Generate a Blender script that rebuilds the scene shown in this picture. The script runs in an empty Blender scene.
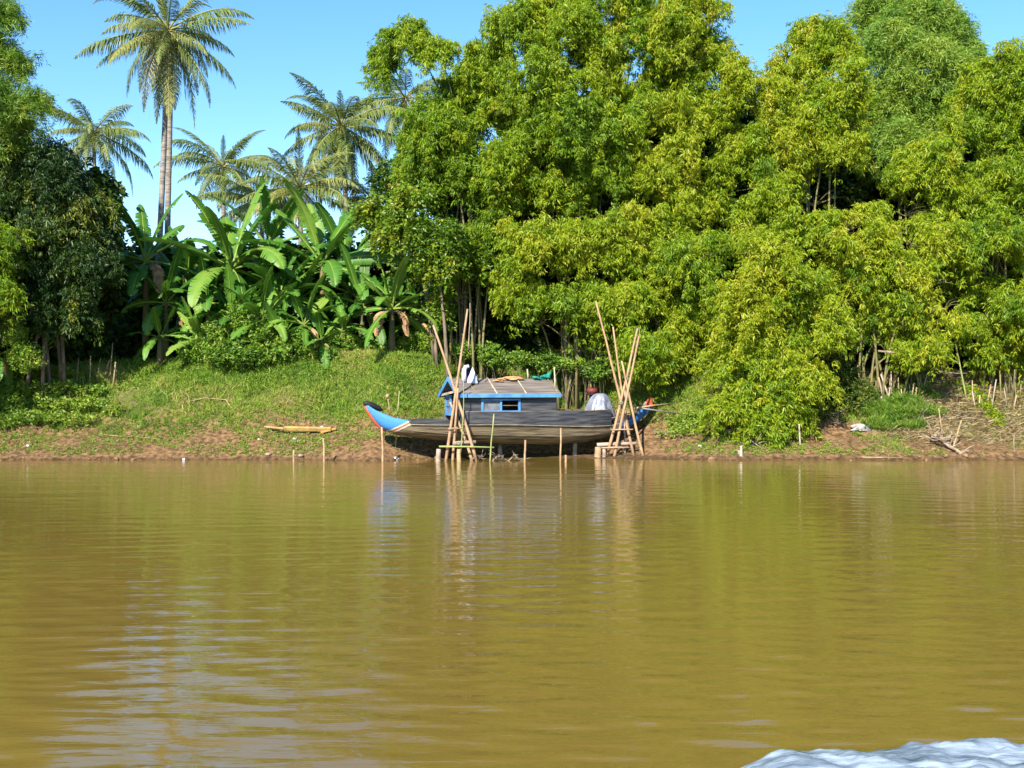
import bpy, math, random
import numpy as np
from mathutils import Vector, Matrix
PI = math.pi
R = math.radians
C = bpy.context.scene.collection
scene = bpy.context.scene

# ------------------------------------------------------------------ camera, sky, sun
CAMH = 2.41; F = 1200.0
cam_d = bpy.data.cameras.new('camera'); cam = bpy.data.objects.new('camera', cam_d); C.objects.link(cam)
cam.location = (0, 0, CAMH); cam.rotation_euler = (R(90), 0, 0)
cam_d.sensor_width = 36; cam_d.lens = 36 * F / 1024; cam_d.clip_start = .1; cam_d.clip_end = 6000
scene.camera = cam
SUN_EL = R(37); SUN_AZ = R(202)          # azimuth clockwise from +Y : behind the camera, to the left
world = bpy.data.worlds.new('World'); scene.world = world; world.use_nodes = True
wn = world.node_tree; wn.nodes.clear()
sky = wn.nodes.new('ShaderNodeTexSky'); sky.sky_type = 'NISHITA'; sky.sun_disc = False
sky.sun_elevation = SUN_EL; sky.sun_rotation = SUN_AZ; sky.air_density = 1.0; sky.dust_density = .0; sky.ozone_density = 3.0
bg = wn.nodes.new('ShaderNodeBackground'); bg.inputs[1].default_value = .103
wo = wn.nodes.new('ShaderNodeOutputWorld')
hs = wn.nodes.new('ShaderNodeHueSaturation'); hs.inputs['Saturation'].default_value = 1.24; wn.links.new(sky.outputs[0], hs.inputs['Color']); wn.links.new(hs.outputs[0], bg.inputs[0]); wn.links.new(bg.outputs[0], wo.inputs[0])
sun_d = bpy.data.lights.new('sun', 'SUN'); sun_d.energy = 5.0; sun_d.angle = R(.5); sun_d.color = (1, .93, .80)
sun = bpy.data.objects.new('sun', sun_d); C.objects.link(sun)
sv = Vector((math.sin(SUN_AZ)*math.cos(SUN_EL), math.cos(SUN_AZ)*math.cos(SUN_EL), math.sin(SUN_EL)))
sun.rotation_euler = sv.to_track_quat('Z', 'Y').to_euler()
scene.view_settings.view_transform = 'Standard'; scene.view_settings.look = 'None'
scene.view_settings.exposure = 1.3; scene.view_settings.gamma = 1
scene.cycles.max_bounces = 6; scene.cycles.diffuse_bounces = 3; scene.cycles.glossy_bounces = 3
scene.cycles.transparent_max_bounces = 4; scene.cycles.transmission_bounces = 3

# ------------------------------------------------------------------ helpers
def at(px, py, Y): return Vector(((px-512)/F*Y, Y, CAMH-(py-384)/F*Y))
def wx(px, Y): return (px-512)/F*Y

def mat(name, col, rough=.7, var=None, scale=3.0, detail=4, stretch=(1,1,1), bump=0, bscale=None, spec=.3, transl=0, metallic=0):
    """principled surface; var = second colour mixed by noise"""
    m = bpy.data.materials.new(name); m.use_nodes = True
    nt = m.node_tree; b = nt.nodes['Principled BSDF']
    b.inputs['Base Color'].default_value = (*col, 1); b.inputs['Roughness'].default_value = rough
    b.inputs['Specular IOR Level'].default_value = spec; b.inputs['Metallic'].default_value = metallic
    if var or bump:
        tc = nt.nodes.new('ShaderNodeTexCoord'); mp = nt.nodes.new('ShaderNodeMapping')
        mp.inputs['Scale'].default_value = stretch; nt.links.new(tc.outputs['Object'], mp.inputs[0])
    if var:
        n = nt.nodes.new('ShaderNodeTexNoise'); n.inputs['Scale'].default_value = scale; n.inputs['Detail'].default_value = detail
        nt.links.new(mp.outputs[0], n.inputs['Vector'])
        r = nt.nodes.new('ShaderNodeValToRGB'); r.color_ramp.elements[0].position = .38; r.color_ramp.elements[1].position = .62
        r.color_ramp.elements[0].color = (*col, 1); r.color_ramp.elements[1].color = (*var, 1)
        nt.links.new(n.outputs['Fac'], r.inputs[0]); nt.links.new(r.outputs[0], b.inputs['Base Color'])
    if bump:
        n2 = nt.nodes.new('ShaderNodeTexNoise'); n2.inputs['Scale'].default_value = bscale or scale*3; n2.inputs['Detail'].default_value = 5
        nt.links.new(mp.outputs[0], n2.inputs['Vector'])
        bp = nt.nodes.new('ShaderNodeBump'); bp.inputs['Strength'].default_value = bump; bp.inputs['Distance'].default_value = .03
        nt.links.new(n2.outputs['Fac'], bp.inputs['Height']); nt.links.new(bp.outputs[0], b.inputs['Normal'])
    return m

def leafmat(name, stops, transl=.4, rough=.45, spec=.35):
    """leaf whose hue is picked by the per-leaf 'tint' attribute"""
    m = bpy.data.materials.new(name); m.use_nodes = True
    nt = m.node_tree; b = nt.nodes['Principled BSDF']; out = nt.nodes['Material Output']
    a = nt.nodes.new('ShaderNodeAttribute'); a.attribute_name = 'tint'
    r = nt.nodes.new('ShaderNodeValToRGB'); els = r.color_ramp.elements
    els[0].position = stops[0][0]; els[0].color = (*stops[0][1], 1)
    els[1].position = stops[-1][0]; els[1].color = (*stops[-1][1], 1)
    for p, c in stops[1:-1]:
        e = els.new(p); e.color = (*c, 1)
    nt.links.new(a.outputs['Fac'], r.inputs[0]); nt.links.new(r.outputs[0], b.inputs['Base Color'])
    b.inputs['Roughness'].default_value = rough; b.inputs['Specular IOR Level'].default_value = spec
    t = nt.nodes.new('ShaderNodeBsdfTranslucent'); mx = nt.nodes.new('ShaderNodeMixShader'); mx.inputs[0].default_value = transl
    nt.links.new(r.outputs[0], t.inputs[0]); nt.links.new(b.outputs[0], mx.inputs[1]); nt.links.new(t.outputs[0], mx.inputs[2])
    nt.links.new(mx.outputs[0], out.inputs[0])
    return m

def np_mesh(name, V, polys, tint=None, mats=(), parent=None, smooth=False):
    """V (N,3) float, polys (M,k) int"""
    me = bpy.data.meshes.new(name); V = np.asarray(V, dtype=np.float32); polys = np.asarray(polys, dtype=np.int32)
    M, k = polys.shape
    me.vertices.add(len(V)); me.vertices.foreach_set('co', V.ravel())
    me.loops.add(M*k); me.loops.foreach_set('vertex_index', polys.ravel())
    me.polygons.add(M); me.polygons.foreach_set('loop_start', np.arange(0, M*k, k, dtype=np.int32))
    me.polygons.foreach_set('loop_total', np.full(M, k, dtype=np.int32))
    if smooth: me.polygons.foreach_set('use_smooth', np.ones(M, dtype=bool))
    if tint is not None:
        a = me.attributes.new('tint', 'FLOAT', 'POINT'); a.data.foreach_set('value', np.asarray(tint, dtype=np.float32))
    me.update(calc_edges=True)
    for m in mats: me.materials.append(m)
    o = bpy.data.objects.new(name, me); C.objects.link(o)
    if parent: o.parent = parent
    return o

class MB:
    def __init__(s): s.v = []; s.f = []; s.m = []
    def add(s, vs, fs, mi=0):
        b = len(s.v); s.v += [tuple(v) for v in vs]; s.f += [tuple(b+i for i in f) for f in fs]; s.m += [mi]*len(fs)
    def box(s, c, size, rot=None, mi=0):
        x, y, z = [d/2 for d in size]; M = rot or Matrix.Identity(3); c = Vector(c)
        vs = [c + M @ Vector(p) for p in ((-x,-y,-z),(x,-y,-z),(x,y,-z),(-x,y,-z),(-x,-y,z),(x,-y,z),(x,y,z),(-x,y,z))]
        s.add(vs, [(0,3,2,1),(4,5,6,7),(0,1,5,4),(1,2,6,5),(2,3,7,6),(3,0,4,7)], mi)
    def beam(s, a, b, w, h, mi=0, up=(0,0,1)):
        a = Vector(a); b = Vector(b); d = (b-a); L = d.length; d.normalize()
        u = Vector(up); sd = d.cross(u)
        if sd.length < 1e-3: sd = d.cross(Vector((0,1,0)))
        sd.normalize(); u = sd.cross(d)
        M = Matrix((d, sd, u)).transposed(); s.box((a+b)/2, (L, w, h), M, mi)
    def tube(s, pts, rad, n=8, mi=0, cap=True):
        pts = [Vector(p) for p in pts]
        if not hasattr(rad, '__len__'): rad = [rad]*len(pts)
        rings = []; ref = None
        for i, p in enumerate(pts):
            d = (pts[min(i+1, len(pts)-1)] - pts[max(i-1, 0)]).normalized()
            if ref is None:
                ref = Vector((0,0,1)) if abs(d.z) < .9 else Vector((1,0,0))
            u = d.cross(ref)
            if u.length < 1e-4: u = d.cross(Vector((0,1,0)))
            u.normalize(); w = u.cross(d); ref = w.cross(u) if False else ref
            rings.append([p + (u*math.cos(2*PI*k/n) + w*math.sin(2*PI*k/n))*rad[i] for k in range(n)])
        vs = [v for r in rings for v in r]; fs = []
        for i in range(len(pts)-1):
            for k in range(n): fs.append((i*n+k, i*n+(k+1)%n, (i+1)*n+(k+1)%n, (i+1)*n+k))
        if cap: fs.append(tuple(range(n))[::-1]); fs.append(tuple((len(pts)-1)*n+k for k in range(n)))
        s.add(vs, fs, mi)
    def build(s, name, mats, parent=None, smooth=False, bevel=0):
        me = bpy.data.meshes.new(name); me.from_pydata(s.v, [], s.f)
        if not isinstance(mats, (list, tuple)): mats = [mats]
        for m in mats: me.materials.append(m)
        me.polygons.foreach_set('material_index', s.m)
        if smooth: me.polygons.foreach_set('use_smooth', [True]*len(s.f))
        me.update(); o = bpy.data.objects.new(name, me); C.objects.link(o)
        if parent: o.parent = parent
        if bevel:
            bv = o.modifiers.new('bevel', 'BEVEL'); bv.width = bevel; bv.segments = 2; bv.limit_method = 'ANGLE'
        return o

def tag(o, label=None, cat=None, group=None, kind=None):
    if label: o['label'] = label
    if cat: o['category'] = cat
    if group: o['group'] = group
    if kind: o['kind'] = kind
    return o
def thing(name, loc, label, cat, group=None, rz=0):
    o = bpy.data.objects.new(name, None); o.empty_display_size = .2; C.objects.link(o)
    o.location = loc; o.rotation_euler = (0, 0, rz)
    return tag(o, label, cat, group)

def vnoise(x, y, seed=0):
    """cheap smooth value noise on arrays"""
    x = np.asarray(x, dtype=float); y = np.asarray(y, dtype=float)
    xi = np.floor(x).astype(np.int64); yi = np.floor(y).astype(np.int64); fx = x-xi; fy = y-yi
    fx = fx*fx*(3-2*fx); fy = fy*fy*(3-2*fy)
    def h(a, b):
        n = (a*374761393 + b*668265263 + seed*974634777) & 0xffffffff
        n = ((n ^ (n >> 13))*1274126177) & 0xffffffff
        return ((n ^ (n >> 16)) & 0xffff)/65535.0
    return (h(xi,yi)*(1-fx)+h(xi+1,yi)*fx)*(1-fy) + (h(xi,yi+1)*(1-fx)+h(xi+1,yi+1)*fx)*fy
def fbm(x, y, seed=0, o=4):
    r = 0; a = .5; s = 0
    for i in range(o): r = r + a*vnoise(x*2**i, y*2**i, seed+i*17); s += a; a *= .5
    return r/s

# ------------------------------------------------------------------ terrain
def shore(x): return 38.0 + .35*(fbm(x*.35+50, x*0+3, 5)-.5) + .25*(fbm(x*1.3+9, x*0, 6)-.5) - .5*np.exp(-((x+4.5)/1.2)**2) + 1.0*np.exp(-((x-.7)/2.4)**4)
def ground(x, y):
    x = np.asarray(x, dtype=float); y = np.asarray(y, dtype=float)
    t = y - shore(x)
    delay = 1.9*np.exp(-((x-1.5)/3.9)**4)          # flatter shelf of mud under the boat
    t2 = np.where(t > 0, np.maximum(t*.06, t-delay), t)
    top = np.interp(x, [-40, -14, -8, 5, 9, 30], [3.0, 3.1, 3.75, 3.75, 2.75, 2.75])
    tt = np.clip(t2, -60, 400)
    z = np.interp(tt, [-60, -12, -3, 0, .25, 2.4, 4.5, 8, 400], [-2.5, -2.2, -.75, -.02, .1, .28, .53, 1, 1])
    z = np.where(z > 0, z*0, z) + np.where(tt > 0, np.interp(tt, [0, .25, 2.0, 5.0, 6.6, 14, 400], [0, .035, .25, .91, 1.0, 1.03, 1.05]), 0)*top
    z = z + np.where(tt > 0, np.clip(tt*.8, 0, 1), 0)*((fbm(x*.7, y*.7, 2)-.5)*.35 + (fbm(x*3, y*3, 3, 3)-.5)*.10)
    z = z + np.where((tt > -.6) & (tt <= .8), (fbm(x*4, y*4, 8, 3)-.5)*.08, 0)
    return z
def gz(x, y): return float(ground(np.array([x]), np.array([y]))[0])
def onbank(px, py):
    """the point of the bank that this line of sight reaches"""
    for Y in np.arange(37.2, 60, .05):
        if gz(wx(px, Y), Y) >= CAMH-(py-384)/F*Y: return Vector((wx(px, Y), Y, gz(wx(px, Y), Y)))
    return Vector((wx(px, 46), 46, gz(wx(px, 46), 46)))

def build_ground():
    xs = np.concatenate([[-3000, -1200, -500, -220, -120, -80, -60, -45, -36], np.arange(-30, 30, .12), [30, 36, 45, 60, 80, 120, 220, 500, 1200, 3000]])
    ys = np.concatenate([[-3000, -800, -200, -60, 0, 20, 28, 32], np.arange(34, 50, .12), [50, 51, 52, 54, 57, 61, 66, 74, 90, 120, 200, 500, 1200, 3500]])
    X, Y = np.meshgrid(xs, ys); Z = ground(X.ravel(), Y.ravel())
    V = np.stack([X.ravel(), Y.ravel(), Z], 1); nx, ny = len(xs), len(ys)
    i = np.arange(ny-1)[:, None]*nx + np.arange(nx-1)[None, :]
    P = np.stack([i, i+1, i+nx+1, i+nx], -1).reshape(-1, 4)
    m = bpy.data.materials.new('bank_soil'); m.use_nodes = True; nt = m.node_tree; b = nt.nodes['Principled BSDF']
    L = nt.links.new; N = nt.nodes.new
    tc = N('ShaderNodeTexCoord'); sep = N('ShaderNodeSeparateXYZ'); L(tc.outputs['Object'], sep.inputs[0])
    n1 = N('ShaderNodeTexNoise'); n1.inputs['Scale'].default_value = .9; n1.inputs['Detail'].default_value = 6; L(tc.outputs['Object'], n1.inputs['Vector'])
    n2 = N('ShaderNodeTexNoise'); n2.inputs['Scale'].default_value = 7; n2.inputs['Detail'].default_value = 6; L(tc.outputs['Object'], n2.inputs['Vector'])
    mud = N('ShaderNodeValToRGB'); mud.color_ramp.elements[0].position = .35; mud.color_ramp.elements[1].position = .68
    mud.color_ramp.elements[0].color = (.065, .036, .016, 1); mud.color_ramp.elements[1].color = (.23, .135, .065, 1); L(n2.outputs['Fac'], mud.inputs[0])
    gr = N('ShaderNodeValToRGB'); gr.color_ramp.elements[0].position = .4; gr.color_ramp.elements[1].position = .65
    gr.color_ramp.elements[0].color = (.045, .075, .012, 1); gr.color_ramp.elements[1].color = (.12, .11, .035, 1); L(n1.outputs['Fac'], gr.inputs[0])
    ma = N('ShaderNodeMath'); ma.operation = 'MULTIPLY_ADD'; L(n1.outputs['Fac'], ma.inputs[0]); ma.inputs[1].default_value = 2.2; L(sep.outputs['Z'], ma.inputs[2])
    mr = N('ShaderNodeMapRange'); mr.inputs['From Min'].default_value = 2.2; mr.inputs['From Max'].default_value = 3.1; L(ma.outputs[0], mr.inputs['Value'])
    mix = N('ShaderNodeMix'); mix.data_type = 'RGBA'; L(mr.outputs[0], mix.inputs[0]); L(mud.outputs[0], mix.inputs[6]); L(gr.outputs[0], mix.inputs[7])
    dryx = N('ShaderNodeMath'); dryx.operation = 'MULTIPLY_ADD'; L(n1.outputs['Fac'], dryx.inputs[0]); dryx.inputs[1].default_value = 4; L(sep.outputs['X'], dryx.inputs[2])
    drm = N('ShaderNodeMapRange'); drm.inputs['From Min'].default_value = 13.5; drm.inputs['From Max'].default_value = 15.5; L(dryx.outputs[0], drm.inputs['Value'])
    dh = N('ShaderNodeMapRange'); dh.inputs['From Min'].default_value = .5; dh.inputs['From Max'].default_value = .9; L(sep.outputs['Z'], dh.inputs['Value'])
    dm = N('ShaderNodeMath'); dm.operation = 'MULTIPLY'; L(drm.outputs[0], dm.inputs[0]); L(dh.outputs[0], dm.inputs[1])
    dry = N('ShaderNodeMix'); dry.data_type = 'RGBA'; L(dm.outputs[0], dry.inputs[0]); L(mix.outputs[2], dry.inputs[6]); dry.inputs[7].default_value = (.27, .19, .105, 1); mix = dry
    wet = N('ShaderNodeMapRange'); wet.inputs['From Min'].default_value = .0; wet.inputs['From Max'].default_value = .14; wet.inputs['To Min'].default_value = .5; L(sep.outputs['Z'], wet.inputs['Value'])
    mul = N('ShaderNodeMix'); mul.data_type = 'RGBA'; mul.blend_type = 'MULTIPLY'; mul.inputs[0].default_value = 1; L(mix.outputs[2], mul.inputs[6]); L(wet.outputs[0], mul.inputs[7])
    L(mul.outputs[2], b.inputs['Base Color']); b.inputs['Roughness'].default_value = .85; b.inputs['Specular IOR Level'].default_value = .2
    bp = N('ShaderNodeBump'); bp.inputs['Strength'].default_value = .8; bp.inputs['Distance'].default_value = .08; L(n2.outputs['Fac'], bp.inputs['Height']); L(bp.outputs[0], b.inputs['Normal'])
    o = np_mesh('ground', V, P, mats=[m], smooth=True)
    tag(o, 'brown mud bank rising from the river to level ground', 'ground', kind='structure')
build_ground()

# ------------------------------------------------------------------ river
def build_water():
    # graded grid: fine ripples close by, real surface relief
    rng = np.random.default_rng(4)
    ys = [5.0]
    while ys[-1] < 44: ys.append(ys[-1] + max(.022, ys[-1]*.0032))
    ys = np.concatenate([[-3000, -900, -200, -50, -10, 0, 3, 4.4], ys])
    xs = np.concatenate([[-3000, -800, -200, -80, -45, -30], np.arange(-22, 22.01, .125), [30, 45, 80, 200, 800, 3000]])
    X, Y = np.meshgrid(xs, ys); x = X.ravel(); y = Y.ravel(); z = np.zeros_like(x)
    for k in range(46):
        lam = 10**rng.uniform(-.72, .42); ang = rng.normal(R(90), .42); 
        kx, ky = math.cos(ang)*2*PI/lam, math.sin(ang)*2*PI/lam
        amp = .0019*lam**.9*(1 if lam < .7 else .2)
        fade = np.clip((lam*60 - y)/(lam*30), 0, 1) if lam < .6 else 1
        env = .35+1.1*vnoise(x*.12+k*7.1, y*.05+k*3.3, k)
        z += amp*np.sin(kx*x+ky*y+rng.uniform(0, 6.28))*fade*env
    z *= np.clip((60-np.abs(x))/20, 0, 1)*np.clip((y+5)/6, 0, 1)
    V = np.stack([x, y, z], 1); nx, ny = len(xs), len(ys)
    i = np.arange(ny-1)[:, None]*nx + np.arange(nx-1)[None, :]
    P = np.stack([i, i+1, i+nx+1, i+nx], -1).reshape(-1, 4)
    m = bpy.data.materials.new('river_water'); m.use_nodes = True; nt = m.node_tree; b = nt.nodes['Principled BSDF']; L = nt.links.new; N = nt.nodes.new
    tc = N('ShaderNodeTexCoord'); mp = N('ShaderNodeMapping'); mp.inputs['Scale'].default_value = (.12, .06, 1); L(tc.outputs['Object'], mp.inputs[0])
    n1 = N('ShaderNodeTexNoise'); n1.inputs['Scale'].default_value = 1; n1.inputs['Detail'].default_value = 3; L(mp.outputs[0], n1.inputs['Vector'])
    cr = N('ShaderNodeValToRGB'); cr.color_ramp.elements[0].position = .35; cr.color_ramp.elements[1].position = .7
    cr.color_ramp.elements[0].color = (.134, .087, .019, 1); cr.color_ramp.elements[1].color = (.152, .111, .021, 1); L(n1.outputs['Fac'], cr.inputs[0]); L(cr.outputs[0], b.inputs['Base Color'])
    b.inputs['Roughness'].default_value = .025; b.inputs['IOR'].default_value = 1.33; b.inputs['Specular IOR Level'].default_value = .5
    mp2 = N('ShaderNodeMapping'); mp2.inputs['Scale'].default_value = (2.2, 11, 1); L(tc.outputs['Object'], mp2.inputs[0])
    n2 = N('ShaderNodeTexNoise'); n2.inputs['Scale'].default_value = 1; n2.inputs['Detail'].default_value = 3; n2.inputs['Distortion'].default_value = .4; L(mp2.outputs[0], n2.inputs['Vector'])
    bp = N('ShaderNodeBump'); bp.inputs['Strength'].default_value = 1; bp.inputs['Distance'].default_value = .004; L(n2.outputs['Fac'], bp.inputs['Height']); L(bp.outputs[0], b.inputs['Normal'])
    o = np_mesh('river', V, P, mats=[m], smooth=True)
    tag(o, 'calm muddy olive brown river with fine ripples', 'river', kind='structure')
build_water()

def build_flecks():
    # broken foam trailing off the crest
    rng = random.Random(12); mb = MB()
    for k in range(90):
        u = rng.random(); x = 1.3+u*3.6; e = 7.42+.55*(1-math.exp(-u*2.2)); y = e+abs(rng.gauss(0, .03))-.03; a = rng.uniform(.003, .009); b = a*rng.uniform(.3, .6); z = .006+.012*rng.random()
        mb.add([(x+a*math.cos(t*PI/3)*rng.uniform(.6, 1.3), y+b*math.sin(t*PI/3), z) for t in range(6)]+[(x, y, z+.006)], [(t, (t+1) % 6, 6) for t in range(6)])
    tag(mb.build('foam_flecks', mat('foam_fleck', (.42, .45, .47), .6)), 'small broken flecks of foam trailing off the wake', 'foam', kind='stuff')
build_flecks()

def build_foam():
    nx, ny = 260, 110
    u = np.linspace(0, 1, nx); v = np.linspace(0, 1, ny); U, W = np.meshgrid(u, v)
    Y0 = 6.4; x = 1.12 + U*4.4
    edge = 7.42 + .55*(1-np.exp(-U*2.2)) + .12*(fbm(x*2.2, x*0, 31)-.5)          # outer edge of the wake
    y = Y0 + (edge-Y0)*W
    prof = np.clip(np.minimum((1-W)*7, 1), 0, 1)*np.clip(U*8, 0, 1)
    rdg = 1-np.abs(2*fbm(x*1.5+3, y*2.2, 40, 4)-1)
    z = (.035 + .11*rdg*prof + .08*(fbm(x*5, y*6, 44, 5)-.3)*prof + .008*(fbm(x*14, y*22, 45, 3)-.5)*prof + .05*prof*U - .055*(1-prof))
    V = np.stack([x.ravel(), y.ravel(), z.ravel()], 1)
    i = np.arange(ny-1)[:, None]*nx + np.arange(nx-1)[None, :]
    P = np.stack([i, i+1, i+nx+1, i+nx], -1).reshape(-1, 4)
    m = mat('shaded_foam', (.06, .085, .11), .3, var=(.27, .33, .40), scale=3.0, detail=6, stretch=(.6, 2.4, 1), bump=.5, bscale=14, spec=.5)  # dark bluish tone paints a boat's shade onto the white foam
    tag(np_mesh('wake_foam', V, P, mats=[m], smooth=True), 'white foaming boat wake at the lower right', 'foam', kind='stuff')
build_foam()

# ------------------------------------------------------------------ foliage machinery
RNG = np.random.default_rng(11)
def unit(v): return v/np.maximum(np.linalg.norm(v, axis=-1, keepdims=True), 1e-9)
def leaf_quads(base, d, length, width, fold=.25, rng=RNG, side=None):
    """N leaves: kite of 4 verts; 2 triangles via one folded quad"""
    N = len(base); s = np.cross(d, rng.normal(size=(N, 3))) if side is None else side
    s = unit(s); nrm = np.cross(d, s)
    L = length[:, None]; w = width[:, None]
    a = base; m1 = base + d*L*.42 + s*w*.5 + nrm*w*fold; m2 = base + d*L*.42 - s*w*.5 + nrm*w*fold
    tip = base + d*L + np.array([0, 0, -1.])*L*.12
    V = np.stack([a, m1, tip, m2], 1).reshape(-1, 3)
    i = np.arange(N)[:, None]*4
    return V, np.concatenate([i+np.array([[0, 1, 2]]), i+np.array([[0, 2, 3]])], 0)

def tuft_template(kind, rng):
    if kind == 'bamboo':      # drooping fan at the end of a twig
        n = 12; az = rng.uniform(-1.7, 1.7, n); el = rng.uniform(-1.45, .25, n)
        L = rng.uniform(.07, .19, n); W = L*.22+.008; base = np.stack([rng.uniform(-.16, .06, n), rng.normal(0, .05, n), rng.normal(0, .05, n)], 1)
    elif kind == 'fine':
        n = 14; az = rng.uniform(-1.6, 1.6, n); el = rng.uniform(-1.2, .5, n)
        L = rng.uniform(.10, .19, n); W = L*.13+.005; base = np.stack([rng.uniform(-.16, .08, n), rng.normal(0, .06, n), rng.normal(0, .06, n)], 1)
    elif kind == 'broad':
        n = 8; az = rng.uniform(-2, 2, n); el = rng.uniform(-1.0, .5, n)
        L = rng.uniform(.12, .21, n); W = L*.5; base = np.stack([rng.uniform(-.12, .05, n), rng.normal(0, .07, n), rng.normal(0, .07, n)], 1)
    elif kind == 'weed':
        n = 9; az = rng.uniform(-PI, PI, n); el = rng.uniform(-.3, 1.2, n)
        L = rng.uniform(.06, .13, n); W = L*.42; base = np.stack([rng.normal(0, .05, n), rng.normal(0, .05, n), rng.uniform(-.05, .1, n)], 1)
    elif kind == 'grass':
        n = 9; az = rng.uniform(-PI, PI, n); el = rng.uniform(.5, 1.4, n)
        L = rng.uniform(.10, .26, n); W = np.full(n, .014); base = np.stack([rng.normal(0, .05, n), rng.normal(0, .05, n), np.full(n, -.02)], 1)
    elif kind == 'straw':
        n = 6; az = rng.uniform(-PI, PI, n); el = rng.uniform(-.1, .6, n)
        L = rng.uniform(.12, .36, n); W = np.full(n, .008); base = np.stack([rng.normal(0, .08, n), rng.normal(0, .08, n), rng.uniform(0, .06, n)], 1)
    d = np.stack([np.cos(az)*np.cos(el), np.sin(az)*np.cos(el), np.sin(el)], 1)
    return base, d, L, W
TPL = {k: [tuft_template(k, RNG) for _ in range(12)] for k in ('bamboo', 'fine', 'broad', 'weed', 'grass', 'straw')}

def scatter(pos, az, kind, scale, tint, rng, tilt=.25):
    """pos (N,3), az outward azimuth, returns V, P, tint per vertex"""
    Vs, Ps, Ts = [], [], []; off = 0; T = TPL[kind]; pick = rng.integers(0, len(T), len(pos))
    for k, (b, d, L, W) in enumerate(T):
        idx = np.nonzero(pick == k)[0]
        if not len(idx): continue
        n = len(b); a = az[idx]; ca, sa = np.cos(a)[:, None], np.sin(a)[:, None]; sc = scale[idx][:, None]
        tx = rng.normal(0, tilt, (len(idx), 1)); ctx, stx = np.cos(tx), np.sin(tx)
        def rot(q):
            x, y, z = q[None, :, 0], q[None, :, 1], q[None, :, 2]
            x, z = x*ctx - z*stx, x*stx + z*ctx
            return np.stack([x*ca - y*sa, x*sa + y*ca, z+0*x], -1)
        B = rot(b)*sc[..., None] + pos[idx][:, None, :]; D = rot(d)
        V, P = leaf_quads(B.reshape(-1, 3), D.reshape(-1, 3), (L[None]*sc).ravel(), (W[None]*sc).ravel(), rng=rng)
        t = np.repeat(np.clip(np.repeat(tint[idx], n) + rng.normal(0, .13, len(idx)*n), 0, 1), 4)
        Vs.append(V); Ps.append(P+off); Ts.append(t); off += len(V)
    return np.concatenate(Vs), np.concatenate(Ps), np.concatenate(Ts)

def spray_tufts(c, r, rng, n, droop=.75):
    """one leafy branch: a drooping dome of tufts around c"""
    s = np.sqrt(rng.uniform(.0, 1, n)); th = rng.uniform(0, 2*PI, n)
    rr = r*s*(1+.25*np.sin(3*th+rng.uniform(0, 6)))
    hang = droop > .5
    z = .5*r - droop*(1.5 if hang else 1)*r*s**2*rng.uniform(.2, 1.9, n) + rng.normal(0, .18*r, n) - rng.exponential((.55 if hang else .3)*r, n)*(rng.random(n) < .6)
    return np.stack([c[0]+rr*np.cos(th), c[1]+rr*np.sin(th), c[2]+z], 1), th

HOLES = [(835,188,30,22),(752,108,10,16),(497,128,16,12),(462,205,16,16),(657,128,16,12),(548,338,34,26),(500,335,30,24),(593,350,20,14),(862,352,22,18),
         (940,290,20,22),(985,262,18,14),(748,182,14,10),(600,205,14,10),(905,205,16,12),(1015,210,14,16),(560,275,14,10),(470,292,18,26),(715,225,14,8),(925,125,12,14),(800,260,14,10),(635,60,12,12),(570,60,14,9),
         (690,180,12,8),(620,275,16,9),(770,320,16,9),(840,235,12,10),(522,215,14,10),(965,155,12,8)]
HOLES += [(720,262,22,8),(800,205,14,10),(880,190,12,10),(540,160,14,8),(580,210,16,8),(640,200,16,9),(665,282,16,8),(830,300,18,8),(720,80,8,14),(620,100,12,8),(900,240,14,8),(780,165,10,8),(975,140,14,8),(650,325,14,8),(800,355,14,7),(715,140,9,9),(560,310,14,8),(860,85,10,14),(740,375,16,6),(610,140,10,6),(520,65,8,12)]
HOLES = [(wx(a, 42), CAMH-(b-384)/F*42, 1.3*c/F*42, 1.3*d/F*42) for a, b, c, d in HOLES]
def holed(p):
    k = np.ones(len(p), dtype=bool)
    for (x, z, a, b) in HOLES: k &= (((p[:, 0]-x)/a)**2 + ((p[:, 2]-z)/b)**2) > 1.0
    return k
def bough_sprays(c, R3, rng, dens=1.0, sr=.52):
    """centres of the sprays that make up a bough ellipsoid"""
    area = 4*PI*((R3[0]*R3[1]*R3[2])**(2/3)); n = max(5, int(area/(sr*sr)*.60*dens))
    q = unit(rng.normal(size=(n*2, 3)))
    keep = (q[:, 1] < .55) & (q[:, 2] > -.8); q = q[keep][:n]
    gap = vnoise(q[:, 0]*2.2+c[0]*3, q[:, 2]*2.2+c[2]*3, 7) > .2; q = q[gap]
    rad = rng.uniform(.5, 1.12, len(q)); out = rng.random(len(q)) < .16; rad[out] = rng.uniform(1.1, 1.42, out.sum())
    rs = rng.uniform(.45, 1.35, len(q))*sr; rs[out] *= .6
    P = np.array(c) + q*rad[:, None]*np.array(R3); k = holed(P) if c[1] < 45 else np.ones(len(P), dtype=bool)
    return P[k], rs[k]

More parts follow.
